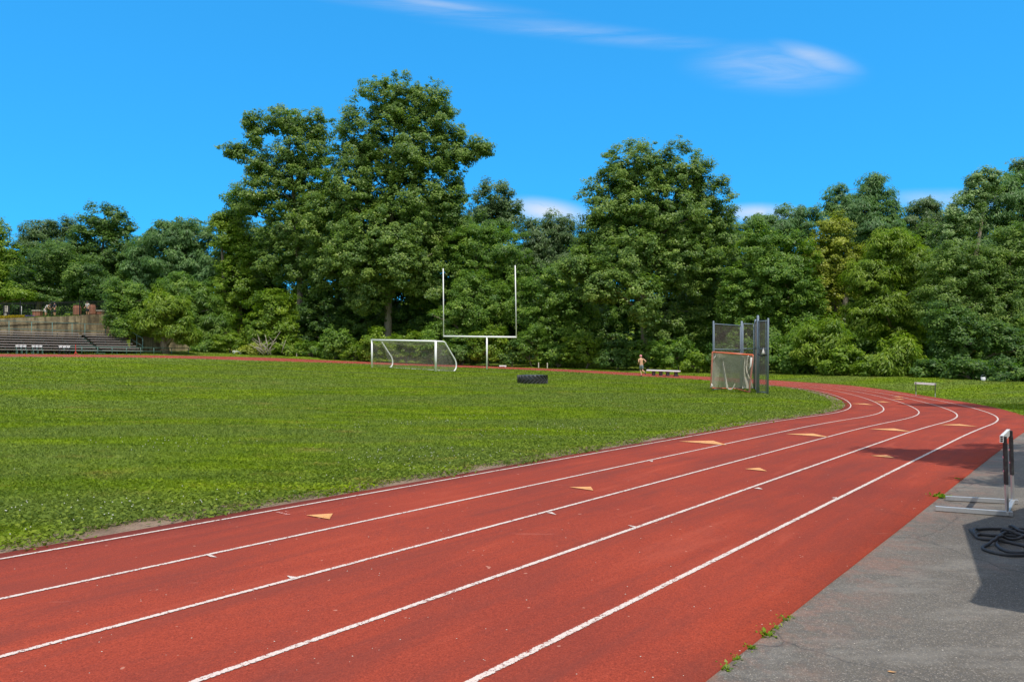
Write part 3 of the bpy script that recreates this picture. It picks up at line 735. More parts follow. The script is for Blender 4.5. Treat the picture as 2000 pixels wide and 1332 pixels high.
# ------------------------------------------------------------------ tractor tire lying flat
def tire():
    X, Y = px(1040, 749); Y += .8; X = (1040 - 1000) / F * Y; s = Y / F
    Ro = 29.5 * s; Hh = 16.8 * s
    root = empty('tractor_tire', (X, Y, g(X, Y)), 'big black tractor tire with chevron lugs lying flat on the grass', 'tire', rz=.3)
    prof = [(.52, .10), (.60, .0), (.80, -.0), (.90, .03), (.935, .12), (.945, .5), (.935, .88), (.90, .97), (.80, 1.0), (.60, 1.0), (.52, .90), (.50, .8), (.80, .75), (.86, .5), (.80, .25), (.50, .2)]
    n = 64; vs = []; fs = []
    for i in range(n):
        a = 2 * math.pi * i / n
        for r, z in prof: vs.append((Ro * r * math.cos(a), Ro * r * math.sin(a), Hh * z))
    m = len(prof)
    for i in range(n):
        for k in range(m): fs.append((i * m + k, i * m + (k + 1) % m, ((i + 1) % n) * m + (k + 1) % m, ((i + 1) % n) * m + k))
    MB().add(vs, fs).build('casing', M_RUB, root, True)
    lg = MB(); nl = 22
    for i in range(nl):
        for sgn in (0, 1):
            a0 = 2 * math.pi * (i + .5 * sgn) / nl; vs = []
            for k in range(7):
                t = k / 6; zc = Hh * ((.02 + .50 * t) if sgn == 0 else (.98 - .50 * t)); a = a0 + .34 * t
                da = .075; 
                for rr, dd in ((.90, -da), (1.02, -da * .6), (1.02, da * .6), (.90, da)):
                    vs.append((Ro * rr * math.cos(a + dd), Ro * rr * math.sin(a + dd), zc))
            fs = []
            for k in range(6):
                for q in range(4): fs.append((k * 4 + q, k * 4 + (q + 1) % 4, (k + 1) * 4 + (q + 1) % 4, (k + 1) * 4 + q))
            fs += [(0, 1, 2, 3), (24, 25, 26, 27)]
            lg.add(vs, fs)
    lg.build('tread', M_RUB, root)
tire()

# ------------------------------------------------------------------ throwing cage
def at(x, y, Y, c): return Vector(px(x, y, Y)) - c
def cage():
    P_ = [(1392.5, 627, 36.6), (1448, 627, 38.5), (1475, 624, 38.9), (1479.5, 616, 34.4), (1499.5, 621.5, 33.7)]
    # posts: photo x, top y, depth ; radius by look
    c = Vector(px(1450, 760, 36)); c.z = g(c.x, c.y)
    root = empty('throwing_cage', c, 'tall galvanised chain link throwing cage at the inner edge of the track', 'cage')
    W = []
    for i, (x, yt, Y) in enumerate(P_):
        X = (x - 1000) / F * Y; z0 = g(X, Y); zt = EYE - (yt - HZ) / F * Y
        b = Vector((X, Y, z0)) - c; t = Vector((X + (.03 if i == 0 else .02), Y, zt)) - c; W.append((b, t))
        MB().tube([b - Vector((0, 0, .05)), t, t + Vector((0, 0, .03))], [(.042, .058, .06, .056, .044)[i]] * 2 + [.02], 10).build('post', M_GALV, root, True)
    wire = MB(); rails = MB()
    def panel(i, j, top=.12):
        b0, t0 = W[i]; b1, t1 = W[j]
        h0, h1 = (t0 - b0).length - top, (t1 - b1).length - top; h = min(h0, h1)
        u = (b1 - b0); u.z = 0; w = u.length; u.normalize()
        o = b0.copy(); dz = (b1.z - b0.z)
        pt = lambda a, z: o + u * a + Vector((0, 0, z + dz * a / w))
        for z in (.08, h * .62, h): rails.tube([pt(.03, z), pt(w - .03, z)], .024, 6)
        for a in (.12, w - .12): rails.tube([pt(a, .05), pt(a, h)], .018, 6)
        sp = .085; k = -h
        while k < w:
            a0, z0 = max(k, 0), max(0, -k); a1 = min(w, k + h); z1 = a1 - k
            if a1 > a0 + .02:
                wire.tube([pt(a0, z0 + .02), pt(a1, z1)], .0052, 3, caps=False)
                wire.tube([pt(w - a0, z0 + .02), pt(w - a1, z1)], .0052, 3, caps=False)
            k += sp
    panel(0, 1); panel(1, 2); panel(2, 3); panel(3, 4, .1)
    dn = MB(); b0, t0 = W[3]; b1, t1 = W[4]; hh = (t1 - b1).length - .1        # rolled up mesh stored behind the narrow panel
    for k in range(26):
        a = b0.lerp(b1, .1 + .85 * k / 25); dn.tube([a + Vector((0, .05, .9)), a + Vector((.02, .06 + .03 * math.sin(k), hh * .6)), a + Vector((0, .05, hh))], .0065, 3, caps=False)
    for k in range(36):
        z = .9 + (hh - .9) * k / 35; dn.tube([b0.lerp(b1, .1) + Vector((0, .06, z)), b0.lerp(b1, .95) + Vector((0, .06, z + .03))], .006, 3, caps=False)
    dn.build('rolled_mesh', M_WIRE, root)
    rails.build('rail', M_GALV, root, True); wire.build('chain_link', M_WIRE, root)
    # hanging latch chain and tie rope
    b3, t3 = W[3]; b4, t4 = W[4]
    zl = 1.9
    pts = [b3.lerp(b4, k / 8) + Vector((0, 0, zl - .25 * math.sin(math.pi * k / 8) * .4)) for k in range(9)]
    MB().tube(pts, .035, 6).build('tie_rope', M_BLK, root, True)
    q = b3.lerp(b4, .55) + Vector((0, -.06, zl))
    MB().tube([q + Vector((0, 0, -.02)), q + Vector((0, 0, .07)), q + Vector((.01, 0, .3))], [.10, .08, .008], 8).build('rag', M_CLW, root, True)
cage()

# ------------------------------------------------------------------ lacrosse goal
def lacrosse():
    Y = 35.4; a0 = Vector(px(1388.3, 756.5, Y)); b0 = Vector(px(1463.5, 764.5, Y - .9))
    a1 = Vector(px(1391.8, 686.6, Y)); b1 = Vector(px(1471.0, 692.3, Y - .9)); c = a0.copy()
    root = empty('lacrosse_goal', c, 'orange framed lacrosse goal with torn grey net leaning at the cage front', 'lacrosse goal')
    A0, A1, B0, B1 = a0 - c, a1 - c, b0 - c, b1 - c
    MB().tube([A0, A1], .038, 8).build('post', M_ORNG, root, True)
    MB().tube([B0, B1], .038, 8).build('post', M_ORNG, root, True)
    MB().tube([A1, B1], .040, 8).build('crossbar', M_ORNG, root, True)
    u = (B0 - A0); back = Vector((-u.y, u.x, 0)).normalized()
    if back.y < 0: back = -back
    apex = (A0 + B0) / 2 + back * 1.7
    MB().tube([A0, apex, B0], .03, 6).build('ground_frame', M_ORNG, root, True)
    rng = random.Random(3); nm = MB()
    def f(i, j):        # i across, j top to bottom; the bag hangs back, folds where it meets the ground
        top = A1.lerp(B1, .02 + .96 * i); lo = A0.lerp(B0, .02 + .96 * i)
        hang = math.sin(math.pi * min(1, max(0, i))) ** .7
        fold = .06 * math.sin(i * 19 + j * 3) * j + .05 * math.sin(i * 7 + 1)
        p = top.lerp(lo, j) + back * ((.15 + 1.0 * j ** 1.3) * hang * .7 + fold) - Vector((0, 0, .05 * hang * (1 - j)))
        p.z = max(p.z, .02)
        return p
    net(nm, f, 52, 46, .0115)
    nm.build('net', M_NETG, root)
    # the heavy turned-back folds of torn netting in front
    fd = MB()
    def fold1(i, j):
        s = j; cx = .10 + .30 * s ** .8 + .20 * i * (1 - .3 * s)
        p = A1.lerp(B1, cx).lerp(A0.lerp(B0, cx), s * .97) + back * (.10 + .10 * math.sin(i * 6 + s * 4)); p.z = max(p.z, .01); return p
    def fold2(i, j):
        s = j; cx = .97 - .16 * i - .10 * math.sin(s * 5) * (1 - i)
        p = A1.lerp(B1, cx).lerp(A0.lerp(B0, cx), s * .98) + back * (.04 + .07 * math.sin(i * 9 + s * 7)); p.z = max(p.z, .01); return p
    net(fd, lambda i, j: fold1(i * .35, j), 9, 40, .0095); net(fd, fold2, 12, 42, .0105)
    hem = []
    for k in range(25):
        t = k / 24; x = .36 + .26 * t; z = .10 + .30 * (2 * t - 1) ** 4 if True else 0
        hem.append(A0.lerp(B0, x) + back * .1 + Vector((0, 0, .02 + .28 * abs(2 * t - 1) ** 2.5)))
    fd.tube(hem, .035, 6)
    fd.build('torn_net_fold', M_NETG, root)
    n_ = 34
    for Q0, Q1 in ((A0, A1), (B0, B1)):
        lc = MB()
        for k in range(n_):
            p = Q0.lerp(Q1, k / n_); lc.tube([p + Vector((-.045, -.02, 0)), p + Vector((.0, -.05, .012)), p + Vector((.045, -.01, .024))], .009, 4)
        lc.build('lacing', M_NETW, root)
    kt = lambda p, r: MB().tube(p, r, 7).build('knotted_cord', M_CLW, root, True)
    kt([A0 + Vector((0, -.03, .02)), A0 + Vector((.05, -.05, .12)), A0 + Vector((.02, -.04, .22))], [.06, .05, .02])
    kt([A1.lerp(A0, .22) + Vector((.05, -.03, 0)), A1.lerp(A0, .06) + Vector((.18, -.03, 0))], [.03, .018])
    kt([B1 + Vector((-.28, -.05, -.05)), B1 + Vector((-.22, -.05, -.08))], [.035, .03])
    kt([B1 + Vector((-.1, -.04, -.12)), B1.lerp(B0, .3) + Vector((-.08, -.05, 0)), B1.lerp(B0, .4) + Vector((-.15, -.05, 0))], [.05, .04, .02])
lacrosse()

# ------------------------------------------------------------------ hurdles
def hurdle(name, label, A, B, h, feet, gr, post_r=.017, board=.07, sl=.42):
    """A,B ground points of the two posts; feet = two far ends of the base legs"""
    A, B = Vector(A), Vector(B); c = (A + B) / 2
    root = empty(name, c, label, 'hurdle', gr)
    a, b = A - c, B - c; u = (b - a).normalized(); lean = Vector((0, 0, 1))
    for p, ft in ((a, feet[0]), (b, feet[1])):
        q = Vector(ft) - c; w = (q - p).normalized()
        MB().bar(p - w * .05 + Vector((0, 0, .028)), q + Vector((0, 0, .028)), .035, .05).build('foot', M_ALU, root, bev=.004)
        top = p + Vector((0, 0, h - .01)) + w * .02
        mid = p.lerp(top, sl); 
        MB().bar(p + Vector((0, 0, .05)), mid, .026, .028).build('lower_post', M_ALU, root, bev=.004)
        up = MB(); up.bar(mid - Vector((0, 0, .02)), top.lerp(mid, .14), .031, .036)
        up.bar(top.lerp(mid, .14), top, .022, .036); up.build('post_sleeve', M_BLK, root, bev=.005)
        for k in (.25, .55): MB().box(mid.lerp(top, k) + w * .018, (.012, .012, .02)).build('height_pin', M_PINK, root)
    MB().bar(a - u * .02 + Vector((0, 0, .03)), b + u * .02 + Vector((0, 0, .03)), .04, .044).build('base_bar', M_ALU, root, bev=.004)
    w = (Vector(feet[0]) - A).normalized(); bd = MB(); zz = Vector((0, 0, h - board / 2))
    off = w * .045; th = .012; L0, L1 = a - u * .05 + zz + off, b + u * .05 + zz + off
    # hollow board: two faces, top, bottom and two webs
    side = w * .014
    for sgn in (-1, 1): bd.bar(L0 + side * sgn, L1 + side * sgn, .004, board)
    for dz in (-board / 2 + .002, -board / 6, board / 6, board / 2 - .002): bd.bar(L0 + Vector((0, 0, dz)), L1 + Vector((0, 0, dz)), .026, .004)
    bd.build('crossbar_board', M_WHITE, root)
    return root
hg = 'hurdles'
def gp(X, Y, dz=0): return (X, Y, g(X, Y) + dz)
hurdle('hurdle', 'near hurdle with black sleeves and silver feet on the asphalt', gp(5.16, 7.47, .01), gp(5.66, 8.10, .01), .84,
       [gp(4.57, 7.74, .01), gp(5.03, 8.32, .01)], hg)
hurdle('hurdle', 'low distant white topped hurdle standing on the grass beyond the bend', gp((1789 - 1000) / F * 36.6, 36.6, -.08), gp((1826.5 - 1000) / F * 36.0, 36.0, -.08), .79,
       [gp(20.75, 37.3, -.08), gp(21.75, 36.7, -.08)], hg, board=.10, sl=.4)

# ------------------------------------------------------------------ battle rope
def rope():
    cp = lambda x, y: px(1880 + x / 13.32, 1000 + y / 13.32)
    segs = [(190, 450), (262, 515), (330, 600), (420, 560), (640, 580), (900, 600), (1150, 590), (1598, 640), (2000, 760), (2200, 600), (2050, 470), (1598, 430), (1260, 430), (900, 420), (600, 420), (400, 440),
            (295, 500), (290, 570), (350, 640), (480, 680), (700, 705), (900, 715), (1200, 770), (1598, 860), (1900, 930), (2200, 850), (2150, 650), (1900, 560), (1598, 540), (1300, 550), (1100, 585), (930, 670), (875, 770),
            (930, 890), (1100, 990), (1350, 1040), (1598, 1045), (1950, 1010), (2250, 900), (2300, 700), (2000, 520), (1598, 500), (1200, 485), (1000, 515), (1180, 580), (1500, 640), (1900, 760), (2200, 1000), (2000, 1130),
            (1598, 1110), (1200, 1108), (900, 1060), (650, 990), (510, 925), (570, 865), (700, 820), (860, 780), (1000, 740), (1300, 700), (1700, 700), (2000, 600), (1800, 590), (1500, 540), (1350, 440), (1210, 375)]
    P = [Vector((*cp(x, y), 0)) for x, y in segs]
    pts = []
    for i in range(len(P) - 1):
        p0, p1, p2, p3 = P[max(i - 1, 0)], P[i], P[i + 1], P[min(i + 2, len(P) - 1)]
        for k in range(7):
            t = k / 7
            pts.append(.5 * ((2 * p1) + (p2 - p0) * t + (2 * p0 - 5 * p1 + 4 * p2 - p3) * t * t + (3 * p1 - p0 - 3 * p2 + p3) * t ** 3))
    for _ in range(6): pts = [pts[0]] + [(pts[i - 1] + pts[i] * 2 + pts[i + 1]) / 4 for i in range(1, len(pts) - 1)] + [pts[-1]]
    # each later pass climbs over whatever already lies there
    r = .0132; zs = []
    cells = {}
    for i, p in enumerate(pts):
        z = r + .01
        for j in range(0, i - 14):
            q = pts[j]
            if abs(q.x - p.x) < .035 and abs(q.y - p.y) < .035: z = max(z, zs[j] + 1.7 * r)
        zs.append(min(z, .13))
    for _ in range(10): zs = [max(zs[i], (zs[max(i - 1, 0)] + zs[i] + zs[min(i + 1, len(zs) - 1)]) / 3) for i in range(len(zs))]
    c = Vector((5.0, 6.5, 0))
    o = MB().tube([Vector((p.x, p.y, z)) - c for p, z in zip(pts, zs)], r, 9).build('battle_rope', M_ROPE, None, True)
    o.location = c; tag(o, 'thick black exercise rope lying in loose loops on the asphalt', 'rope')
rope()

# ------------------------------------------------------------------ low bench, stakes, boards, bucket
def low_bench():
    Y = 60.5; a = Vector(px(1264, 722.5, Y)); b = Vector(px(1328, 724.5, Y - 1.2)); c = (a + b) / 2; c.z = g(c.x, c.y)
    root = empty('low_bench', c, 'long low white bench with dark feet on the grass right of the runner', 'bench')
    MB().bar(Vector((a.x, a.y, a.z)) - c, Vector((b.x, b.y, b.z)) - c, .55, .12).build('seat', M_WHITE, root, bev=.02)
    for t in (.2, .42, .63, .88):
        p = a.lerp(b, t) - c; h = p.z
        mb = MB(); mb.box((p.x, p.y, h / 2 - .03), (.22, .45, h - .02)); mb.box((p.x, p.y, .03), (.38, .5, .06)); mb.build('leg', M_BLK, root, bev=.01)
low_bench()
def stake(x, yt, yb, Y, lab, m=M_WOOD, w=.09):
    p = Vector(px(x, yb, Y)); top = px(x, yt, Y)[2]; z = g(p.x, p.y); 
    mb = MB(); h = max(.3, top - z); mb.box((0, 0, h / 2 - .03), (w, w * .8, h + .06)); mb.tube([(0, 0, h), (0, 0, h + .03)], [w * .5, w * .1], 4)
    o = mb.build('stake', m, None); o.location = (p.x, p.y, z); tag(o, lab, 'stake', 'short stakes beyond the far track')
stake(438, 688, 698, 82, 'grey stake left of its twin near the long white board', M_WOOD, .14)
stake(448, 689, 699, 82, 'grey stake right of its twin near the long white board')
stake(563, 693, 703, 80, 'pale stake left of its twin by the dead branches')
stake(579.5, 694, 704, 80, 'pale stake right of its twin by the dead branches')
stake(1052, 708, 719, 74, 'pale stake right of the goalposts, left of its twin', M_STONE)
stake(1069, 708.5, 720, 73.5, 'pale stake right of the goalposts, right of its twin', M_STONE)
def board(x0, x1, y, Y, lab, h=.22):
    a = Vector(px(x0, y, Y)); b = Vector(px(x1, y + .4, Y)); c = (a + b) / 2; c.z = g(c.x, c.y)
    mb = MB(); mb.bar((a.x - c.x, 0, h * .7), (b.x - c.x, 0, h * .7), .5, h * .6)
    for t in (-.35, .35): mb.box(((b.x - a.x) * t, 0, h * .2), (.15, .4, h * .45))
    o = mb.build('take_off_board', M_WHITE, None, bev=.01); o.location = c; tag(o, lab, 'board')
board(456, 473, 699.5, 80, 'flat white board lying beyond the far track near the bleachers', .35)
board(975, 989, 714.6, 74, 'small flat white board on the grass right of the goalpost pole', .2)
def bucket():
    X, Y, Z = px(1920.5, 750.5, 49.5); z = g(X, Y); s = Y / F
    root = empty('bucket', (X, Y, z), 'small white bucket standing at the foot of the dark trees', 'bucket')
    r = 4.6 * s; h = 7.5 * s
    MB().tube([(0, 0, 0), (0, 0, .02), (0, 0, h), (0, 0, h - .02), (0, 0, .05)], [r * .8, r * .82, r, r * .93, r * .75], 16).build('pail', M_BLUEP, root, True)
    MB().tube([(r * math.cos(t), 0, h + r * .9 * math.sin(t)) for t in [math.pi * k / 10 for k in range(11)]], .008, 5).build('handle', M_GALV, root, True)
bucket()
def dead_branches():
    X, Y, Z = px(525, 698, 78.5); z = g(X, Y); rng = random.Random(4); mb = MB()
    for k in range(16):
        p = Vector((rng.uniform(-1.2, 1.6), rng.uniform(-.4, .6), rng.uniform(.1, .5))); d = Vector((rng.uniform(-1, .4), rng.uniform(-.2, .2), rng.uniform(.3, 1.0))).normalized()
        L = rng.uniform(1.0, 2.4); q = p + d * L * .5 + Vector((rng.uniform(-.2, .2), 0, .05)); e = q + (d + Vector((rng.uniform(-.4, .4), 0, rng.uniform(-.4, .2)))) * L * .5
        mb.tube([p, q, e], [.05, .035, .01], 5)
        mb.tube([q, q + (e - q).cross(Vector((0, 1, 0))) * .5 + d * .2], [.025, .006], 4)
    o = mb.build('dead_branches', M_WOOD, None, True); o.location = (X, Y, z); tag(o, 'pile of grey dead branches in front of the bushes', 'branches')
dead_branches()

# ------------------------------------------------------------------ bleachers, retaining wall, terrace
def Q3(s, t, z): x, y = P2(s, t); return Vector((x, y, z))
def wall_top(s): return 5.80 + .087 * (s - 21.6)
def bleachers():
    c = Q3(22, 78.5, 2.25)
    root = empty('bleachers', c, 'stepped aluminium bleachers in front of the concrete wall', 'bleachers')
    q = lambda s, t, z: Q3(s, t, z) - c
    for k in range(8):
        t = 76.3 + .72 * k; z = 2.66 + .255 * k
        for s0, s1 in ((10, 27.72), (28.12, 31.9 - .02 * k)):
            MB().bar(q(s0, t, z), q(s1, t, z), .28, .075).build('seat_plank', M_PLANK, root)
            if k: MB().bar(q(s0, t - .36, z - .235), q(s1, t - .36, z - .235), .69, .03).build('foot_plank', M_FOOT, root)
    MB().bar(q(10, 82.75, 4.28), q(31.9, 82.75, 4.28), 2.4, .05).build('shade_deck', M_FOOT, root)  # deck added behind the top row to keep sun off the wall base
    s = 11.0
    while s < 32:
        fr = MB()
        fr.bar(q(s, 76.1, 2.30), q(s, 81.6, 4.10), .05, .05)
        for k in range(8):
            t = 76.3 + .72 * k; z = 2.66 + .255 * k
            fr.bar(q(s, t, 2.2), q(s, t, z - .02), .05, .05)
        fr.bar(q(s, 76.1, 2.30), q(s, 81.6, 2.35), .05, .05)
        fr.build('support_frame', M_GRN, root); s += 1.85
    for k in range(7):
        MB().box(tuple(q(27.92, 76.2 + .72 * k, 2.40 + .25 * k)), (.3, .8, .05), rz=math.atan2(N[1], N[0])).build('aisle_step', M_GRN, root)
bleachers()
def railing(name, lab, pts, posts, rails, m, r=.04):
    c = pts[0].copy(); root = empty(name, c, lab, 'railing', 'green bleacher railings')
    for dz in rails: MB().tube([p - c + Vector((0, 0, dz)) for p in pts], r * .8, 6).build('rail', m, root, True)
    for p, h in posts: MB().tube([p - c, p - c + Vector((0, 0, h))], r, 6).build('post', m, root, True)
railing('back_railing', 'long green back railing above the top row of the bleachers', [Q3(s, 82.1, 5.5) for s in np.arange(10, 31.5, 2)] + [Q3(31.8, 82.1, 5.5)],
        [(Q3(s, 82.1, 2.3), 3.2) for s in (12.5, 14.4, 16.3, 18.2, 20.1, 21.9, 23.8, 25.6, 27.4, 28.6, 30.6)], (0, -.75), M_GRN, .035)
railing('side_railing', 'sloping green railing down the right end of the bleachers', [Q3(32.1, 81.8, 5.35), Q3(32.1, 76.6, 3.95)],
        [(Q3(32.1, 81.8, 2.3), 3.05), (Q3(32.1, 79.5, 2.3), 2.4), (Q3(32.1, 78, 2.3), 2.0), (Q3(32.1, 76.6, 2.2), 1.75)], (0, -.8), M_GRN, .045)
railing('front_railing', 'low green railing between the bleachers and the far track', [Q3(24.5, 75.4, 2.98), Q3(30, 75.4, 2.98), Q3(36.3, 75.4, 2.98)],
        [(Q3(s, 75.4, 2.2), .8) for s in (24.5, 26.0, 27.4, 28.7, 30.05, 31.4, 32.7, 34.5, 36.3)], (0, -.38), M_GRN, .04)
def wall_mesh(ss, t0, thick, topf, name, lab, m, cap=None, extra=None):
    c = Q3(float(ss[0]), t0, 1.5); vs = []; fs = []
    for s in ss:
        zt = topf(s)
        for t, z in ((t0, 1.5), (t0, zt), (t0 + thick, zt), (t0 + thick, 1.5)): vs.append(Q3(s, t, z) - c)
    n = len(ss)
    for i in range(n - 1):
        for k in range(4): fs.append((i * 4 + k, i * 4 + (k + 1) % 4, (i + 1) * 4 + (k + 1) % 4, (i + 1) * 4 + k))
    fs += [(0, 1, 2, 3), tuple((n - 1) * 4 + k for k in range(4))]
    root = empty(name, c, lab, 'wall')
    MB().add(vs, fs).build('wall_body', m, root)
    return root, c
wr, wc = wall_mesh(np.arange(4, 33.1, 1.0), 84.0, .45, wall_top, 'retaining_wall', 'tall stained concrete retaining wall behind the bleachers', M_CO)
mb = MB(); mb.bar(Q3(4, 83.97, wall_top(4) - .62) - wc, Q3(28.6, 83.97, wall_top(28.6) - .62) - wc, .09, .10); mb.build('ledge', M_CO, wr)
mb = MB(); mb.add([Q3(s, t, z) - wc for s in (28.8, 33.2) for t, z in ((83.55, 1.6), (83.55, wall_top(s) + .05), (83.99, wall_top(s) + .05), (83.99, 1.6))],
       [(0, 1, 2, 3), (4, 5, 6, 7), (0, 1, 5, 4), (1, 2, 6, 5), (2, 3, 7, 6), (3, 0, 4, 7)]); mb.build('buttress', M_CO, wr)
wall_mesh(np.linspace(32.6, 39.2, 22), 80.4, .4, lambda s: 2.2 + 2.35 * math.sqrt(max(0.0, 1 - ((s - 33.2) / 6.2) ** 2)) if s > 33.2 else 4.55,
          'low_wall', 'low arched concrete wall in tree shade at the right end of the bleachers', M_CO)
ts = np.concatenate([[84.2], np.linspace(84.6, 150, 26)]); ss = np.arange(-30, 56, 2.0)
TS, SS = np.meshgrid(ts, ss, indexing='ij'); X_, Y_ = P2(SS, TS)
base_ = gz(X_, Y_); tz = (5.70 + .087 * (SS - 21.6)) + .02 * (TS - 84)
bl = 1 - sm(SS, 33, 50); tz = base_ * (1 - bl) + tz * bl - (1 - bl) * .05
tz[0] = np.where(SS[0] < 33, tz[0], base_[0] - .05)
ter = npmesh('terrace_ground', np.stack([X_, Y_, tz], -1).reshape(-1, 3), grid_faces(len(ts), len(ss)), M_GR); tag(ter, kind='structure')
def iron_fence():
    c = Q3(20, 84.75, wall_top(20)); root = empty('iron_fence', c, 'black iron picket fence along the top of the concrete wall', 'fence')
    q = lambda s, dz: Q3(s, 84.75, wall_top(s) + dz) - c
    for dz in (1.55, 1.42, .12): MB().bar(q(6, dz), q(32.5, dz), .04, .04).build('rail', M_IRON, root)
    pk = MB(); s = 6.0
    while s < 32.5: pk.bar(q(s, -.1), q(s, 1.5), .022, .022); s += .14
    pk.build('pickets', M_IRON, root)
    for s in (8, 10.6, 13.2, 15.8, 18.4, 21, 23.6, 26.4, 29.0, 31.6): MB().bar(q(s, -.1), q(s, 1.72), .07, .07).build('post', M_IRON, root)
iron_fence()
def on_terrace(x, t):
    """point of the terrace seen at photo column x on the line t"""
    u = (x - 1000) / F; s = (-t * (N[0] - u * N[1])) / (D[0] - u * D[1]); return s
def ter_z(s, t): return 5.70 + .087 * (s - 21.6) + .02 * (t - 84)
RZ = math.atan2(D[1], D[0])
def pier(x, t, w, h, cap, lab, name='brick_pier', shape=None):
    s = on_terrace(x, t); p = Q3(s, t, ter_z(s, t)); root = empty(name, p, lab, 'brick pier', 'brick piers on the terrace', rz=0)
    if cap:
        MB().box((0, 0, h / 2), (w, .5, h)).build('brickwork', M_BR, root); MB().box((0, 0, h + .05), (w + .14, .62, .1)).build('cap', M_STONE, root)
    else:
        n = 16; lv = shape; vs = []; fs = []
        for z, k in lv:
            for i in range(8): a = math.pi * (i + .5) / 4; vs.append((w / 2 * k * math.cos(a) * 1.08, .3 * k * math.sin(a), z * h))
        for j in range(len(lv) - 1):
            for i in range(8): fs.append((j * 8 + i, j * 8 + (i + 1) % 8, (j + 1) * 8 + (i + 1) % 8, (j + 1) * 8 + i))
        fs += [tuple(range(8)), tuple((len(lv) - 1) * 8 + i for i in range(8))]
        MB().add(vs, fs).build('brickwork', M_BR, root)
pier(73.5, 88.5, .75, .78, True, 'short wide brick pier with a pale cap left of the two people')
pier(196, 87, .5, .55, True, 'short brick pier with a pale cap half hidden by the round tree')
pier(150.5, 86.3, .78, 1.25, False, 'wide tall orange brick pier, left of the person in the striped shirt', shape=[(0, .95), (.08, .98), (.8, 1), (.88, .86), (1, .84)])
pier(181, 86.3, .62, 1.30, False, 'narrow tall orange brick pier, right of the person in the striped shirt', shape=[(0, .45), (.10, .8), (.2, 1), (.8, .95), (.9, .82), (1, .82)])
def terrace_sign():
    s = on_terrace(12, 85.6); p = Q3(s, 85.6, ter_z(s, 85.6)); root = empty('black_sign', p, 'tall black sign with two pale lettered panels at the far left behind the fence', 'sign')
    MB().box((0, 0, .72), (.62, .06, 1.30)).build('backing', M_IRON, root)
    for x, z, w, h in ((.03, 1.06, .34, .62), (-.04, .42, .26, .40)):
        MB().box((x, -.04, z), (w, .02, h)).build('panel', M_STONE, root)
    t = MB()
    for x in (-.03, .08): t.bar((x, -.055, 1.28), (x - .02, -.055, .85), .02, .03)
    t.bar((-.10, -.055, 1.28), (.14, -.055, 1.28), .02, .03); t.bar((-.12, -.055, .5), (.03, -.055, .5), .02, .03); t.bar((-.12, -.055, .36), (.03, -.055, .36), .02, .03)
    t.build('lettering', M_IRON, root)
    for x in (-.2, .2): MB().box((x, .02, .1), (.05, .05, .3)).build('leg', M_IRON, root)
terrace_sign()
s = on_terrace(41.5, 85.4); o = MB().tube([(0, 0, -.1), (0, 0, 1.25), (0, 0, 1.29)], [.05, .05, .02], 8).build('white_post', M_WHITE, None, True); o.location = Q3(s, 85.4, ter_z(s, 85.4))
tag(o, 'slim white post behind the iron fence right of the black sign', 'post')
def bed(name, x0, x1, t0, t1, hgt, n, key, size, lab, kind='stuff', cat='flowers'):
    rng = np.random.default_rng(abs(int(x0)) + 5); s0, s1 = on_terrace(x0, t0), on_terrace(x1, t0)
    s = rng.uniform(s0, s1, n); t = rng.uniform(t0, t1, n); z = ter_z(s, t) + rng.random(n) * hgt - .02
    X, Y = P2(s, t); p = np.stack([X, Y, z], 1); a = unit(n, rng) * size; b = np.cross(a, unit(n, rng)); 
    V = np.stack([p - a, p - b * .6, p + a, p + b * .6], 1).reshape(-1, 3)
    o = npmesh(name, V, np.arange(4 * n).reshape(-1, 4), leafmat(key), tint=np.repeat(rng.random(n), 4)); tag(o, lab, cat, kind=kind)
bed('yellow_flowers', -30, 50, 84.15, 84.8, .40, 2400, 'gold', .06, 'yellow flowers along the top of the wall at the far left')
bed('terrace_greenery', -30, 165, 84.9, 86.0, .26, 2600, 'bright', .06, 'low green plants along the top of the concrete wall')
PAL['violet'] = ((.10, .06, .35), (.18, .12, .5), (.3, .25, .6))
bed('violet_flowers', 44, 68, 86.2, 87.2, .35, 900, 'violet', .05, 'small bed of violet flowers on the terrace left of the capped brick pier')

# team benches with pale lettering in front of the bleachers
def team_bench(x0, x1, yt, lab, slant=False):
    t = 75.0; s0, s1 = on_terrace(x0, t), on_terrace(x1, t); c = Q3((s0 + s1) / 2, t, 2.22)
    root = empty('team_bench', c, lab, 'bench', 'dark team benches in front of the bleachers', rz=0)
    L = (s1 - s0); q = lambda u, v, z: Q3((s0 + s1) / 2 + u, t + v, 2.22 + z) - c
    MB().bar(q(-L / 2, 0, .42), q(L / 2, 0, .42), .3, .05).build('seat', M_ALU, root)
    bk = MB(); bk.bar(q(-L / 2, .16, .74), q(L / 2, .16, .74), .04, .26); bk.build('backrest', M_IRON, root)
    for u in (-L / 2 + .08, 0 if not slant else L / 2 - .4, L / 2 - .08):
        lg = MB(); lg.bar(q(u, .16, 0), q(u, .16, .85), .06, .06); lg.bar(q(u, -.14, 0), q(u, -.14, .42), .06, .06); lg.build('leg', M_IRON if slant else M_GRN, root)
    tx = MB()
    words = 3
    for w in range(words):
        a = -L / 2 + L * (.04 + w * .33)
        for k in range(4):
            u = a + k * L * .068
            for dz in (.66, .82) if k % 2 == 0 else (.66, .74, .82):
                tx.bar(q(u, .13, dz), q(u + L * .045, .13, dz), .02, .045)
            tx.bar(q(u + (.04 if slant else 0), .125, .66), q(u + (.10 if slant else .0) , .125, .84), .02, .04)
    tx.build('lettering', M_WHITE, root)
team_bench(31, 53.5, 676, 'leftmost dark team bench with white lettering in front of the bleachers')
team_bench(62.5, 84.5, 677, 'middle dark team bench with pale lettering in front of the bleachers')
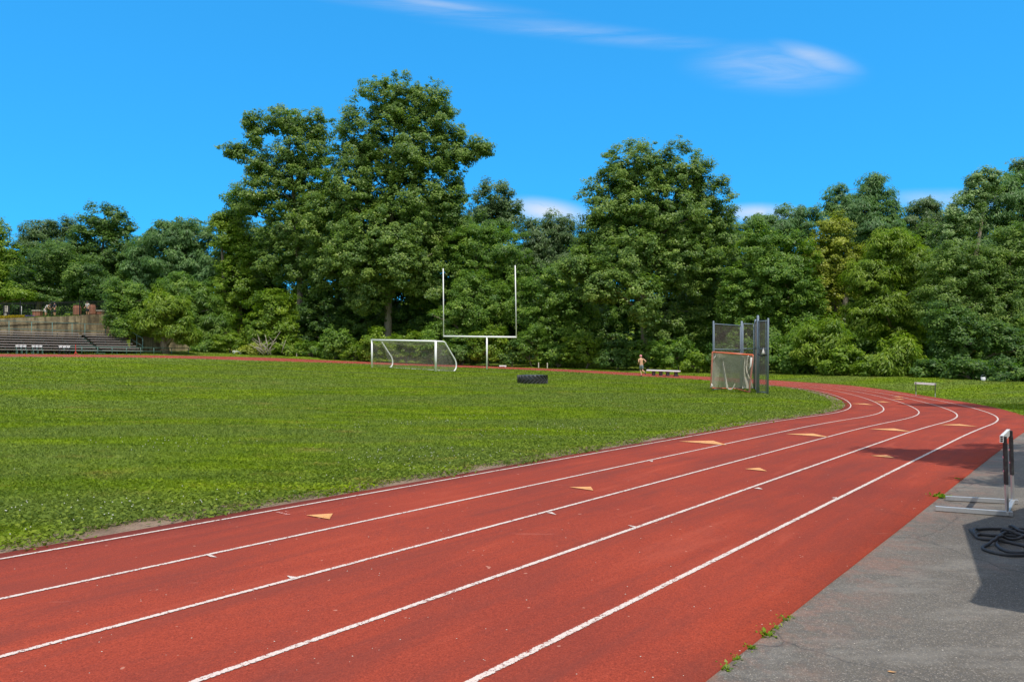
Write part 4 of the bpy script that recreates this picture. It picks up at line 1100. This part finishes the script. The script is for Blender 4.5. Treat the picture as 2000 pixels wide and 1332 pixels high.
team_bench(114.5, 137.5, 675, 'right hand dark team bench with bold slanted white lettering in front of the bleachers', True)
def red_stand():
    s = on_terrace(147.8, 74.9); p = Q3(s, 74.9, 2.22); root = empty('red_stand', p, 'thin red pole on a red tripod in front of the bleachers', 'stand')
    MB().tube([(0, 0, .1), (0, 0, .95)], .035, 6).build('pole', M_RED, root)
    for k in range(3):
        a = k * 2.1 + .4; MB().tube([(0, 0, .25), (.17 * math.cos(a), .17 * math.sin(a), 0)], .03, 5).build('leg', M_RED, root)
red_stand()

# ------------------------------------------------------------------ people
def skin_mesh(name, V, E, Rr, m, parent, root_i=0, lv=2):
    me = bpy.data.meshes.new(name); me.from_pydata(V, E, []); me.update(); me.materials.append(m)
    o = bpy.data.objects.new(name, me); COL.objects.link(o); o.parent = parent
    o.modifiers.new('skin', 'SKIN'); 
    if not me.skin_vertices: 
        bpy.context.view_layer.objects.active = o
        me.attributes.new
    sv = me.skin_vertices[0].data
    for i, r in enumerate(Rr): sv[i].radius = r if isinstance(r, tuple) else (r, r); sv[i].use_root = (i == root_i)
    sb = o.modifiers.new('sub', 'SUBSURF'); sb.levels = lv; sb.render_levels = lv
    for p in me.polygons: p.use_smooth = True
    o.modifiers['skin'].use_smooth_shade = True
    return o
def person(lab, loc, rz, J, skin=M_SKIN, shorts=M_SHORT, shirt=None, hat=None, shoes=M_CLW, group=None, hair=M_BLK, k=1.0):
    """J: joints, x right, y forward, z up, metres for a 1.7 m person"""
    root = empty('person', loc, lab, 'person', group, rz=rz); root.scale = (k, k, k)
    V, E, Rr = [], [], []
    def add(p, r, par=None):
        V.append(tuple(p)); Rr.append(r)
        if par is not None: E.append((par, len(V) - 1))
        return len(V) - 1
    pel = add(J['pelvis'], (.135, .10)); sp = add(J['spine'], (.12, .09), pel); ch = add(J['chest'], (.155, .10), sp)
    nk = add(J['neck'], .055, ch); hb = add(J['headbase'], (.065, .075), nk); hd = add(J['head'], (.080, .095), hb); ht = add(J['headtop'], (.055, .065), hd)
    up = {}
    for s in ('L', 'R'):
        sh = add(J['sh' + s], .058, ch); el = add(J['el' + s], .040, sh); wr = add(J['wr' + s], .027, el)
        w, e = Vector(J['wr' + s]), Vector(J['el' + s]); d = (w - e).normalized(); side = d.cross(Vector((0, 1, 0)));
        side = side.normalized() if side.length > .1 else Vector((1, 0, 0)); nrm = d.cross(side)
        pm = add(w + d * .055, (.033, .022), wr)
        for f in range(4):
            b_ = w + d * .09 + side * (f - 1.5) * .02; l = (.075, .085, .08, .062)[f]
            k1 = add(b_, .009, pm); k2 = add(b_ + d * l * .5 + nrm * .012, .0085, k1); add(b_ + d * l * .7 + nrm * .04, .0075, k2)
        th = add(w + d * .04 + side * -.045, .010, pm); add(w + d * .085 + side * -.055 + nrm * .015, .009, th)
        hp = add(J['hip' + s], .085, pel); kn = add(J['kn' + s], .055, hp); cf = add(Vector(J['kn' + s]).lerp(Vector(J['an' + s]), .3), .058, kn); an = add(J['an' + s], .036, cf)
        add(J['to' + s], .032, an)
    skin_mesh('body', V, E, Rr, skin, root)
    hd_, ht_ = Vector(J['head']), Vector(J['headtop']); fw = Vector(J.get('face', (0, 1, 0)))
    # face: nose, eyes, mouth, ears
    c = hd_; sidev = fw.cross(Vector((0, 0, 1))).normalized()
    fc = MB(); fc.tube([c + fw * .085 + Vector((0, 0, .02)), c + fw * .118 - Vector((0, 0, .012)), c + fw * .09 - Vector((0, 0, .02))], [.008, .013, .008], 6)
    for q in (-1, 1): fc.tube([c + sidev * .078 * q + Vector((0, 0, .02)), c + sidev * .092 * q, c + sidev * .078 * q - Vector((0, 0, .03))], [.008, .014, .006], 6)
    fc.build('face', skin, root, True)
    ey = MB()
    for q in (-1, 1): ey.tube([c + fw * .088 + sidev * .032 * q + Vector((0, 0, .016)), c + fw * .097 + sidev * .032 * q + Vector((0, 0, .016))], [.011, .006], 8)
    ey.bar(c + fw * .09 - sidev * .022 - Vector((0, 0, .05)), c + fw * .09 + sidev * .022 - Vector((0, 0, .05)), .008, .007)
    ey.build('eyes_and_mouth', M_BLK, root)
    def cap(m, nm, ext):
        vs = []; fs = []; a, b = 8, 16
        for i in range(a + 1):
            th = math.pi * .56 * i / a
            for j in range(b):
                ph = 2 * math.pi * j / b; vs.append(hd_ + Vector((.098 * ext * math.sin(th) * math.cos(ph), .112 * ext * math.sin(th) * math.sin(ph), .015 + .125 * ext * math.cos(th))))
        for i in range(a):
            for j in range(b): fs.append((i * b + j, i * b + (j + 1) % b, (i + 1) * b + (j + 1) % b, (i + 1) * b + j))
        MB().add(vs, fs).build(nm, m, root, True)
    cap(hair, 'hair', 1.0)
    if hat: cap(hat, 'cap', 1.06)
    def cloth(nm, pts, rad, ed, m): skin_mesh(nm, [tuple(p) for p in pts], ed, rad, m, root, 0, 1)
    if shorts:
        kl, kr = [Vector(J['hip' + s]).lerp(Vector(J['kn' + s]), .85) for s in 'LR']
        cloth('shorts', [Vector(J['pelvis']) + Vector((0, 0, .02)), J['hipL'], kl, J['hipR'], kr, Vector(J['pelvis']).lerp(Vector(J['spine']), .35)],
              [(.155, .125), .105, .092, .105, .092, (.15, .11)], [(0, 1), (1, 2), (0, 3), (3, 4), (0, 5)], shorts)
    if shirt:
        eL, eR = [Vector(J['sh' + s]).lerp(Vector(J['el' + s]), .7) for s in 'LR']
        cloth('shirt', [Vector(J['pelvis']).lerp(Vector(J['spine']), .1), J['spine'], J['chest'], J['shL'], eL, J['shR'], eR, Vector(J['chest']).lerp(Vector(J['neck']), .6)],
              [(.16, .125), (.15, .12), (.18, .13), .075, .062, .075, .062, .075], [(0, 1), (1, 2), (2, 3), (3, 4), (2, 5), (5, 6), (2, 7)], shirt)
    for s in 'LR':
        a, t = Vector(J['an' + s]), Vector(J['to' + s]); d = (t - a).normalized()
        MB().tube([a - d * .03 + Vector((0, 0, -.01)), a + d * .05, t + d * .02, t + d * .06], [.045, .046, .045, .02], 8).build('shoe', shoes, root, True)
    return root
RUN = dict(pelvis=(0, 0, .95), spine=(0, .03, 1.12), chest=(0, .08, 1.34), neck=(0, .10, 1.48), headbase=(0, .115, 1.53), head=(0, .125, 1.60), headtop=(0, .125, 1.68),
           shL=(-.19, .07, 1.40), elL=(-.26, -.06, 1.16), wrL=(-.21, .16, 1.06), shR=(.19, .07, 1.40), elR=(.33, -.14, 1.20), wrR=(.24, .06, 1.08),
           hipL=(-.085, 0, .90), knL=(-.02, .16, .52), anL=(.02, .03, .10), toL=(.03, .16, .04), hipR=(.085, 0, .90), knR=(.10, .02, .50), anR=(.16, -.32, .36), toR=(.17, -.37, .24))
Xr, Yr = 10.22, 56.6
person('shirtless runner in a pink cap and grey shorts jogging away along the far bend', (Xr, Yr, g(Xr, Yr) + .022), .25, RUN, hat=M_PINK, shoes=M_BLK)
LEAN = dict(pelvis=(0, -.1, .92), spine=(0, .02, 1.08), chest=(0, .2, 1.24), neck=(0, .33, 1.34), headbase=(0, .37, 1.38), head=(0, .41, 1.44), headtop=(0, .43, 1.52),
            shL=(-.19, .2, 1.30), elL=(-.24, .3, 1.04), wrL=(-.2, .46, .9), shR=(.19, .2, 1.30), elR=(.24, .32, 1.04), wrR=(.2, .48, .92),
            hipL=(-.09, -.1, .88), knL=(-.11, -.02, .48), anL=(-.12, -.1, .08), toL=(-.13, .04, .03), hipR=(.09, -.1, .88), knR=(.12, .0, .48), anR=(.12, -.08, .08), toR=(.13, .05, .03))
STAND = dict(pelvis=(0, 0, .94), spine=(0, .01, 1.12), chest=(0, .01, 1.34), neck=(0, .02, 1.47), headbase=(0, .03, 1.52), head=(0, .035, 1.60), headtop=(0, .03, 1.68),
             shL=(-.19, .0, 1.40), elL=(-.25, .02, 1.13), wrL=(-.22, .14, .92), shR=(.19, .0, 1.40), elR=(.26, .0, 1.13), wrR=(.2, .2, 1.0),
             hipL=(-.09, 0, .90), knL=(-.11, .02, .48), anL=(-.12, -.02, .08), toL=(-.14, .11, .03), hipR=(.09, 0, .90), knR=(.11, .03, .48), anR=(.12, -.01, .08), toR=(.15, .11, .03))
for x, t, rz, J, sh, so, lab in ((90, 86.3, -1.5, LEAN, M_CLW, M_CLW, 'person in a pale shirt bending over on the terrace, leftmost of the people'),
                                 (107, 87.0, 2.6, STAND, M_CLD, M_CLD, 'person in dark navy clothes standing on the terrace right of the bending person'),
                                 (171, 87.4, 2.9, STAND, M_CLW, M_CLD, 'person in a pale striped shirt between the two tall orange brick piers')):
    s = on_terrace(x, t); p = Q3(s, t, ter_z(s, t)); person(lab, p, rz, J, shirt=sh, shorts=so, group='people on the terrace')

# ------------------------------------------------------------------ grass, clover and weeds
def in_lawn(X, Y, rag=0.0):
    o = offs(X, Y); s, t = st(X, Y)
    inner = o < -.24 - .13 * (1 - sm(s, 3, 9)) + rag * .8
    outer = (o > TW + .05 - rag) & ((s > 21.3) | (t > 40)) & (t < 83.5)
    return inner | outer
def lawn():
    rng = np.random.default_rng(21); n = 1150000
    r = np.exp(rng.uniform(math.log(4.2), math.log(92), n)); a = rng.uniform(math.radians(-66), math.radians(48), n)
    X, Y = r * np.sin(a), r * np.cos(a); rag = .12 * np.sin(X * 3.1 + Y * 2.3) + .10 * np.sin(X * 7.7 - Y * 5.1) + rng.normal(0, .05, n)
    k = in_lawn(X, Y, rag); X, Y, r = X[k], Y[k], r[k]; n = len(X); z = gz(X, Y)
    o = offs(X, Y)
    h = rng.uniform(.018, .05, n) * (1 + r * .012); w = np.maximum(.0045, r * .00062) * rng.uniform(.7, 1.4, n)
    th = rng.uniform(0, 2 * math.pi, n); lean = rng.normal(0, .8, (n, 2)) * h[:, None]
    p = np.stack([X, Y, z - .004], 1); d = np.stack([np.cos(th) * w, np.sin(th) * w, np.zeros(n)], 1)
    tip = p + np.stack([lean[:, 0], lean[:, 1], h], 1)
    V = np.stack([p - d, p + d, tip], 1).reshape(-1, 3)
    gr = npmesh('lawn_grass', V, np.arange(3 * n).reshape(-1, 3), M_BL, tint=np.repeat(np.clip(rng.normal(.5, .22, n), 0, 1), 3)); tag(gr, 'mown green grass of the infield and the far verge', 'grass', kind='stuff')
    # broad leaved weeds and clover thick along the near inner edge, thinning into the field
    n = 235000
    r = np.exp(rng.uniform(math.log(4.2), math.log(34), n)); a = rng.uniform(math.radians(-66), math.radians(42), n)
    X, Y = r * np.sin(a), r * np.cos(a); o = offs(X, Y)
    rag = .16 * np.sin(X * 3.1 + Y * 2.3) + .12 * np.sin(X * 7.7 - Y * 5.1) + rng.normal(0, .08, n)
    patch = .5 + .5 * np.sin(X * .9 + 1.3 * np.sin(Y * .7)) * np.sin(Y * 1.1 + X * .3)
    s__, t__ = st(X, Y)
    k = (o < -.24 - .13 * (1 - sm(s__, 3, 9)) + rag * .8) & (o > -14) & (rng.random(n) < np.clip(np.exp((o + .4) / 1.9) + .25 * patch, 0, 1))
    X, Y, r, o = X[k], Y[k], r[k], o[k]; n = len(X); z = gz(X, Y)
    edge = np.exp((o + .4) / 1.2)
    p = np.stack([X, Y, z + rng.uniform(.005, .035, n) + .05 * rng.random(n) * edge], 1)
    nr = unit(n, rng) * .6 + np.array([0, 0, .9]); nr /= np.linalg.norm(nr, axis=1, keepdims=True)
    a_ = unit(n, rng); a_ -= nr * (a_ * nr).sum(1, keepdims=True); a_ /= np.linalg.norm(a_, axis=1, keepdims=True); b_ = np.cross(nr, a_)
    L = (rng.uniform(.012, .026, n) * (1 + r * .022) * (1 + .12 * edge))[:, None]
    V = np.stack([p - a_ * L, p - b_ * L * .62, p + a_ * L - nr * L * .3, p + b_ * L * .62], 1).reshape(-1, 3)
    wd = npmesh('clover_leaves', V, np.arange(4 * n).reshape(-1, 4), M_BL, tint=np.repeat(np.clip(rng.normal(.55, .26, n), 0, 1), 4)); tag(wd, 'broad leaved clover and weeds along the inner edge of the track', 'weeds', kind='stuff')
    n = 3400
    r = np.exp(rng.uniform(math.log(5.6), math.log(40), n)); a = rng.uniform(math.radians(-39), math.radians(39), n)
    X, Y = r * np.sin(a), r * np.cos(a); o = offs(X, Y); patch = np.sin(X * .8 + 1.1 * np.sin(Y * .5)) * np.sin(Y * .9 - X * .4)
    k = (o < -.6) & (o > -9) & (patch + .5 * np.exp((o + .4) / 1.5) + rng.normal(0, .25, n) > .45); X, Y, r = X[k], Y[k], r[k]; n = len(X)
    q = np.array([[1, 0, 0], [-1, 0, 0], [0, 1, 0], [0, -1, 0], [0, 0, 1], [0, 0, -1]]) * .0065
    c = np.stack([X, Y, gz(X, Y) + rng.uniform(.045, .075, n)], 1)
    V = (c[:, None] + q[None] * (1 + r * .03)[:, None, None]).reshape(-1, 3)
    f = np.array([[0, 2, 4], [2, 1, 4], [1, 3, 4], [3, 0, 4], [2, 0, 5], [1, 2, 5], [3, 1, 5], [0, 3, 5]])
    Fc = (np.arange(n)[:, None, None] * 6 + f[None]).reshape(-1, 3)
    cf = npmesh('clover_flowers', V, Fc, paint('clover_bloom', (.62, .62, .52), .9)); tag(cf, 'tiny white clover flowers scattered in patches over the grass', 'flowers', kind='stuff')
lawn()
def weed(x, y, lab, sz, seed):
    rng = np.random.default_rng(seed); X, Y = px(x, y); z = g(X, Y) + .008; n = 46
    th = rng.uniform(0, 2 * math.pi, n); el = rng.uniform(.2, 1.2, n); L = sz * rng.uniform(.4, 1, n); base = rng.normal(0, sz * .45, (n, 2))
    p = np.stack([base[:, 0], base[:, 1], np.zeros(n)], 1); d = np.stack([np.cos(th) * np.cos(el), np.sin(th) * np.cos(el), np.sin(el)], 1)
    s_ = np.stack([-np.sin(th), np.cos(th), 0 * th], 1); W = L * .2
    V = np.stack([p, p + d * (L * .5)[:, None] - s_ * W[:, None], p + d * L[:, None] - np.array([0, 0, .2]) * L[:, None], p + d * (L * .5)[:, None] + s_ * W[:, None]], 1).reshape(-1, 3)
    o = npmesh('weed_tuft', V, np.arange(4 * n).reshape(-1, 4), leafmat('bright'), tint=np.repeat(rng.random(n), 4)); o.location = (X, Y, z); tag(o, lab, 'weed', 'weeds along the edge of the asphalt')
for i, (x, y, sz, lab) in enumerate([(1411, 1297, .045, 'nearest weed tuft on the asphalt edge, closest to the bottom of the photo'), (1436, 1279, .035, 'second weed from the bottom along the asphalt edge'),
        (1461, 1258, .04, 'small dark weed, third from the bottom along the asphalt edge'), (1495, 1233, .06, 'largest weed tuft of the row along the asphalt edge'),
        (1513, 1219, .035, 'small weed just above the largest tuft of the asphalt edge'), (1528, 1204, .04, 'second weed from the top of the near row along the asphalt edge'),
        (1537, 1199, .03, 'topmost weed of the near row along the asphalt edge'), (1834, 968, .10, 'wide grassy tuft beside the foot of the near hurdle'), (1871, 934, .05, 'small tuft in the tree shade at the asphalt edge')]):
    weed(x, y, lab, sz, 300 + i)
def dead_leaf(x, y, lab, L, m, name='fallen_leaf'):
    X, Y = px(x, y); mb = MB(); z = .004
    P_ = [(-1, 0, .0), (-.5, .35, .10), (.2, .42, .05), (1, .05, .22), (.3, -.35, .12), (-.5, -.3, .03)]
    vs = [(a * L, b * L, z + c * L) for a, b, c in P_] + [(a * L, b * L, z - .002 + c * L) for a, b, c in P_] + [(0, 0, z - .001)]
    mb.add(vs, [(0, 1, 2), (0, 2, 3), (0, 3, 4), (0, 4, 5), (6, 8, 7), (6, 9, 8), (6, 10, 9), (6, 11, 10)] )
    o = mb.build(name, m); o.location = (X, Y, g(X, Y) + .01); o.rotation_euler.z = -.5; tag(o, lab, 'leaf' if 'leaf' in name else 'litter')
dead_leaf(1742, 1307, 'curled orange dead leaf on the asphalt at the bottom', .022, paint('dry_leaf', (.55, .30, .12), .8))
dead_leaf(577, 981, 'scrap of white paper on the dirt at the inner edge of the track', .03, M_CLW, 'paper_scrap')
def pebbles():
    rng = np.random.default_rng(9); mb = MB()
    for _ in range(260):
        x, y = rng.uniform(0, 2000), rng.uniform(800, 1332); X, Y = px(x, y); o = float(offs(X, Y))
        if o < .1 or Y > 16: continue
        dz = .022 if o < TW else .008; r = rng.uniform(.002, .006)
        q = [Vector((X + r * rng.uniform(.6, 1.2) * i, Y + r * rng.uniform(.6, 1.2) * j, g(X, Y) + dz + k * r * .7)) for i, j, k in ((1, 0, .4), (0, 1, .4), (-1, 0, .4), (0, -1, .4), (0, 0, 1), (0, 0, 0))]
        mb.add(q, [(0, 1, 4), (1, 2, 4), (2, 3, 4), (3, 0, 4), (1, 0, 5), (2, 1, 5), (3, 2, 5), (0, 3, 5)])
    tag(mb.build('pebbles', M_STONE), 'tiny pale pebbles scattered on the track and the asphalt', 'pebbles', kind='stuff')
pebbles()

# ------------------------------------------------------------------ just outside the right edge: unseen casters for the shadows
SD = Vector((-.35, .94, 0)).normalized() / math.tan(SUN_EL)            # shadow offset per metre of height
def shadow_casting_shed():
    H = 2.8; off = SD * H
    sh = [(4.45, 7.09), (3.41, 5.22), (3.24, 5.02), (3.07, 4.82), (5.6, 2.95), (9.5, 6.2), (7.3, 9.05)]  # outline of the asphalt shadow; the added shed's roof is shaped to cast it
    rf = [(x - off.x, y - off.y) for x, y in sh]; cx, cy = 5.9, 4.6
    root = empty('shadow_casting_shed', (cx, cy, 0), 'unseen shed added off the right edge, shaped to cast the asphalt shadow', 'shed')
    def prism(pts, z0, z1):
        n = len(pts); vs = [(x - cx, y - cy, z) for z in (z0, z1) for x, y in pts]
        return MB().add(vs, [tuple(range(n)), tuple(range(n, 2 * n))] + [(i, (i + 1) % n, n + (i + 1) % n, n + i) for i in range(n)])
    prism(rf, H - .14, H).build('roof', M_IRON, root)
    mx, my = sum(p[0] for p in rf) / 7, sum(p[1] for p in rf) / 7
    prism([(mx + (x - mx) * .8, my + (y - my) * .8) for x, y in rf], 0, H - .14).build('wall', M_BR, root)
    a = Vector((mx + (rf[0][0] - mx) * .8 - cx, my + (rf[0][1] - my) * .8 - cy, 0)); b = Vector((mx + (rf[1][0] - mx) * .8 - cx, my + (rf[1][1] - my) * .8 - cy, 0))
    MB().bar(a.lerp(b, .3) + Vector((0, 0, 1.02)), a.lerp(b, .7) + Vector((0, 0, 1.02)), .06, 2.0).build('door', M_GRN, root)
shadow_casting_shed()
side_tree('shade_tree', 'leafy tree just off the right edge whose shadow crosses the outer lanes', 10.85, 7.6,
          [(-.1, .6, 8.0, 3.0, 2.0, 1.5), (-2.1, 1.1, 8.0, 1.7, 1.2, .8), (2.6, 1.0, 8.0, 2.6, 2.0, 1.3), (-2.6, -.75, 6.2, 1.5, .42, .4), (-1.4, -1.3, 7.0, 1.7, .8, .5), (1.4, -1.3, 7.2, 2.2, 1.2, .7), (-.1, -.9, 7.5, 2.1, 1.4, 1.2), (-1.7, -2.0, 7.5, 1.4, .8, .6), (.8, -2.6, 7.6, 2.2, 1.2, 1.0)], 'fine', 'mid', 500)
side_tree('tall_shade_tree', 'tall tree off the right edge whose shadow crosses the far side of the bend', 22.6, 23.2,
          [(0, 0, 14, 3.0, 1.5, 2.2), (-2.3, .4, 13.6, 2.0, .9, 1.2), (2.8, .3, 13, 2.6, 1.6, 2.2), (.5, -.4, 11, 2.4, 1.3, 1.6)], 'fine', 'mid', 501)

# ------------------------------------------------------------------ light, sky, camera
w = bpy.data.worlds.new('World'); sc.world = w; w.use_nodes = True
nt = w.node_tree; bg = nt.nodes['Background']
sky = nt.nodes.new('ShaderNodeTexSky'); sky.sky_type = 'NISHITA'; sky.sun_disc = False
sky.sun_elevation = SUN_EL; sky.sun_rotation = SUN_AZ; sky.altitude = 50; sky.air_density = 1.0; sky.dust_density = .4; sky.ozone_density = 3.0
tc = nt.nodes.new('ShaderNodeTexCoord'); sp = nt.nodes.new('ShaderNodeSeparateXYZ'); nt.links.new(tc.outputs['Generated'], sp.inputs[0])
X_, Y_, Z_ = sp.outputs
gm = nt.nodes.new('ShaderNodeGamma'); gm.inputs['Gamma'].default_value = .5; nt.links.new(sky.outputs['Color'], gm.inputs['Color'])
col = mixc(nt, 1.0, gm.outputs[0], (.38, 2.77, 5.0), 'MULTIPLY')
yy = math_(nt, 'MAXIMUM', Y_, .05)
u = math_(nt, 'DIVIDE', X_, yy); v = math_(nt, 'DIVIDE', Z_, yy)
cb = nt.nodes.new('ShaderNodeCombineXYZ'); nt.links.new(u, cb.inputs[0]); nt.links.new(v, cb.inputs[1])
def wisp(cu, cv, ru, rv, tilt, amp, nscale=(6, 30, 1), lo=.35, hi=.75):
    mp = nt.nodes.new('ShaderNodeMapping'); mp.vector_type = 'TEXTURE'
    mp.inputs['Location'].default_value = (cu, cv, 0); mp.inputs['Rotation'].default_value = (0, 0, tilt); mp.inputs['Scale'].default_value = (ru, rv, 1)
    nt.links.new(cb.outputs[0], mp.inputs['Vector'])
    ln = nt.nodes.new('ShaderNodeVectorMath'); ln.operation = 'LENGTH'; nt.links.new(mp.outputs[0], ln.inputs[0])
    e = ramp(nt, ln.outputs['Value'], [(0, 1.0), (1, 0.0)], 'EASE')
    m2 = nt.nodes.new('ShaderNodeMapping'); m2.inputs['Rotation'].default_value = (0, 0, -tilt); m2.inputs['Scale'].default_value = nscale
    nt.links.new(cb.outputs[0], m2.inputs['Vector'])
    n = ramp(nt, noise(nt, m2.outputs[0], 1.0, 6, .62, .6), [(lo, 0.0), (hi, 1.0)])
    return math_(nt, 'MULTIPLY', math_(nt, 'MULTIPLY', e, n), amp)
parts = [wisp(.365, .408, .15, .045, -.05, .40, (7, 44, 1), .2, .8), wisp(.425, .422, .085, .022, -.28, .55, (5, 14, 1), .1, .8),
         wisp(-.10, .493, .28, .022, -.13, .24, (4, 46, 1)), wisp(.10, .458, .30, .020, -.10, .22, (4, 46, 1)), wisp(-.12, .50, .16, .010, -.14, .3, (5, 50, 1), .2, .6),
         wisp(.050, .208, .085, .024, -.15, .7, (12, 30, 1), .1, .5), wisp(.345, .206, .08, .018, 0, .6, (12, 30, 1), .1, .5), wisp(.62, .225, .16, .02, 0, .35, (10, 30, 1), .1, .6)]
cf = parts[0]
for q in parts[1:]: cf = math_(nt, 'MAXIMUM', cf, q)
front = ramp(nt, Y_, [(.10, 0.0), (.2, 1.0)]); cf = math_(nt, 'MULTIPLY', cf, front)
# unseen white cloud added behind the camera to whiten the sky fill
bn = ramp(nt, noise(nt, tc.outputs['Generated'], 2.2, 5, .6), [(.34, 0.0), (.54, 1.0)])
back = ramp(nt, math_(nt, 'MULTIPLY', Y_, -1.0), [(.0, 0.0), (.30, .9)])
over = ramp(nt, Z_, [(.56, 0.0), (.80, .85)])                      # same added cloud overhead, above the frame
side = ramp(nt, math_(nt, 'ABSOLUTE', X_), [(.68, 0.0), (.85, .8)])  # added cloud at both sides, out of view
cf = math_(nt, 'MAXIMUM', cf, math_(nt, 'MULTIPLY', bn, math_(nt, 'MAXIMUM', side, math_(nt, 'MAXIMUM', back, over))))
SKYC = (9.6, 9.2, 8.8)
col = mixc(nt, cf, col, SKYC)
nt.links.new(col, bg.inputs['Color']); bg.inputs['Strength'].default_value = .10
sl = bpy.data.lights.new('sun', 'SUN'); sl.energy = 3.7; sl.angle = math.radians(.53); sl.color = (1.0, .94, .84)
so = bpy.data.objects.new('sun', sl); COL.objects.link(so)
S = Vector((math.sin(SUN_AZ) * math.cos(SUN_EL), math.cos(SUN_AZ) * math.cos(SUN_EL), math.sin(SUN_EL)))
so.rotation_euler = S.to_track_quat('Z', 'Y').to_euler(); so.location = S * 200
cam = bpy.data.cameras.new('camera'); co = bpy.data.objects.new('camera', cam); COL.objects.link(co); sc.camera = co
cam.sensor_width = 36; cam.lens = F / 2000 * 36; cam.shift_y = (HZ - 666) / 2000; cam.clip_end = 3000; cam.clip_start = .05
co.location = (0, 0, EYE + .026); co.rotation_euler = (math.pi / 2, 0, 0)
sc.view_settings.view_transform = 'Standard'; sc.view_settings.look = 'None'; sc.view_settings.exposure = 0; sc.view_settings.gamma = 1
sc.cycles.max_bounces = 6; sc.cycles.transparent_max_bounces = 16; sc.cycles.diffuse_bounces = 4
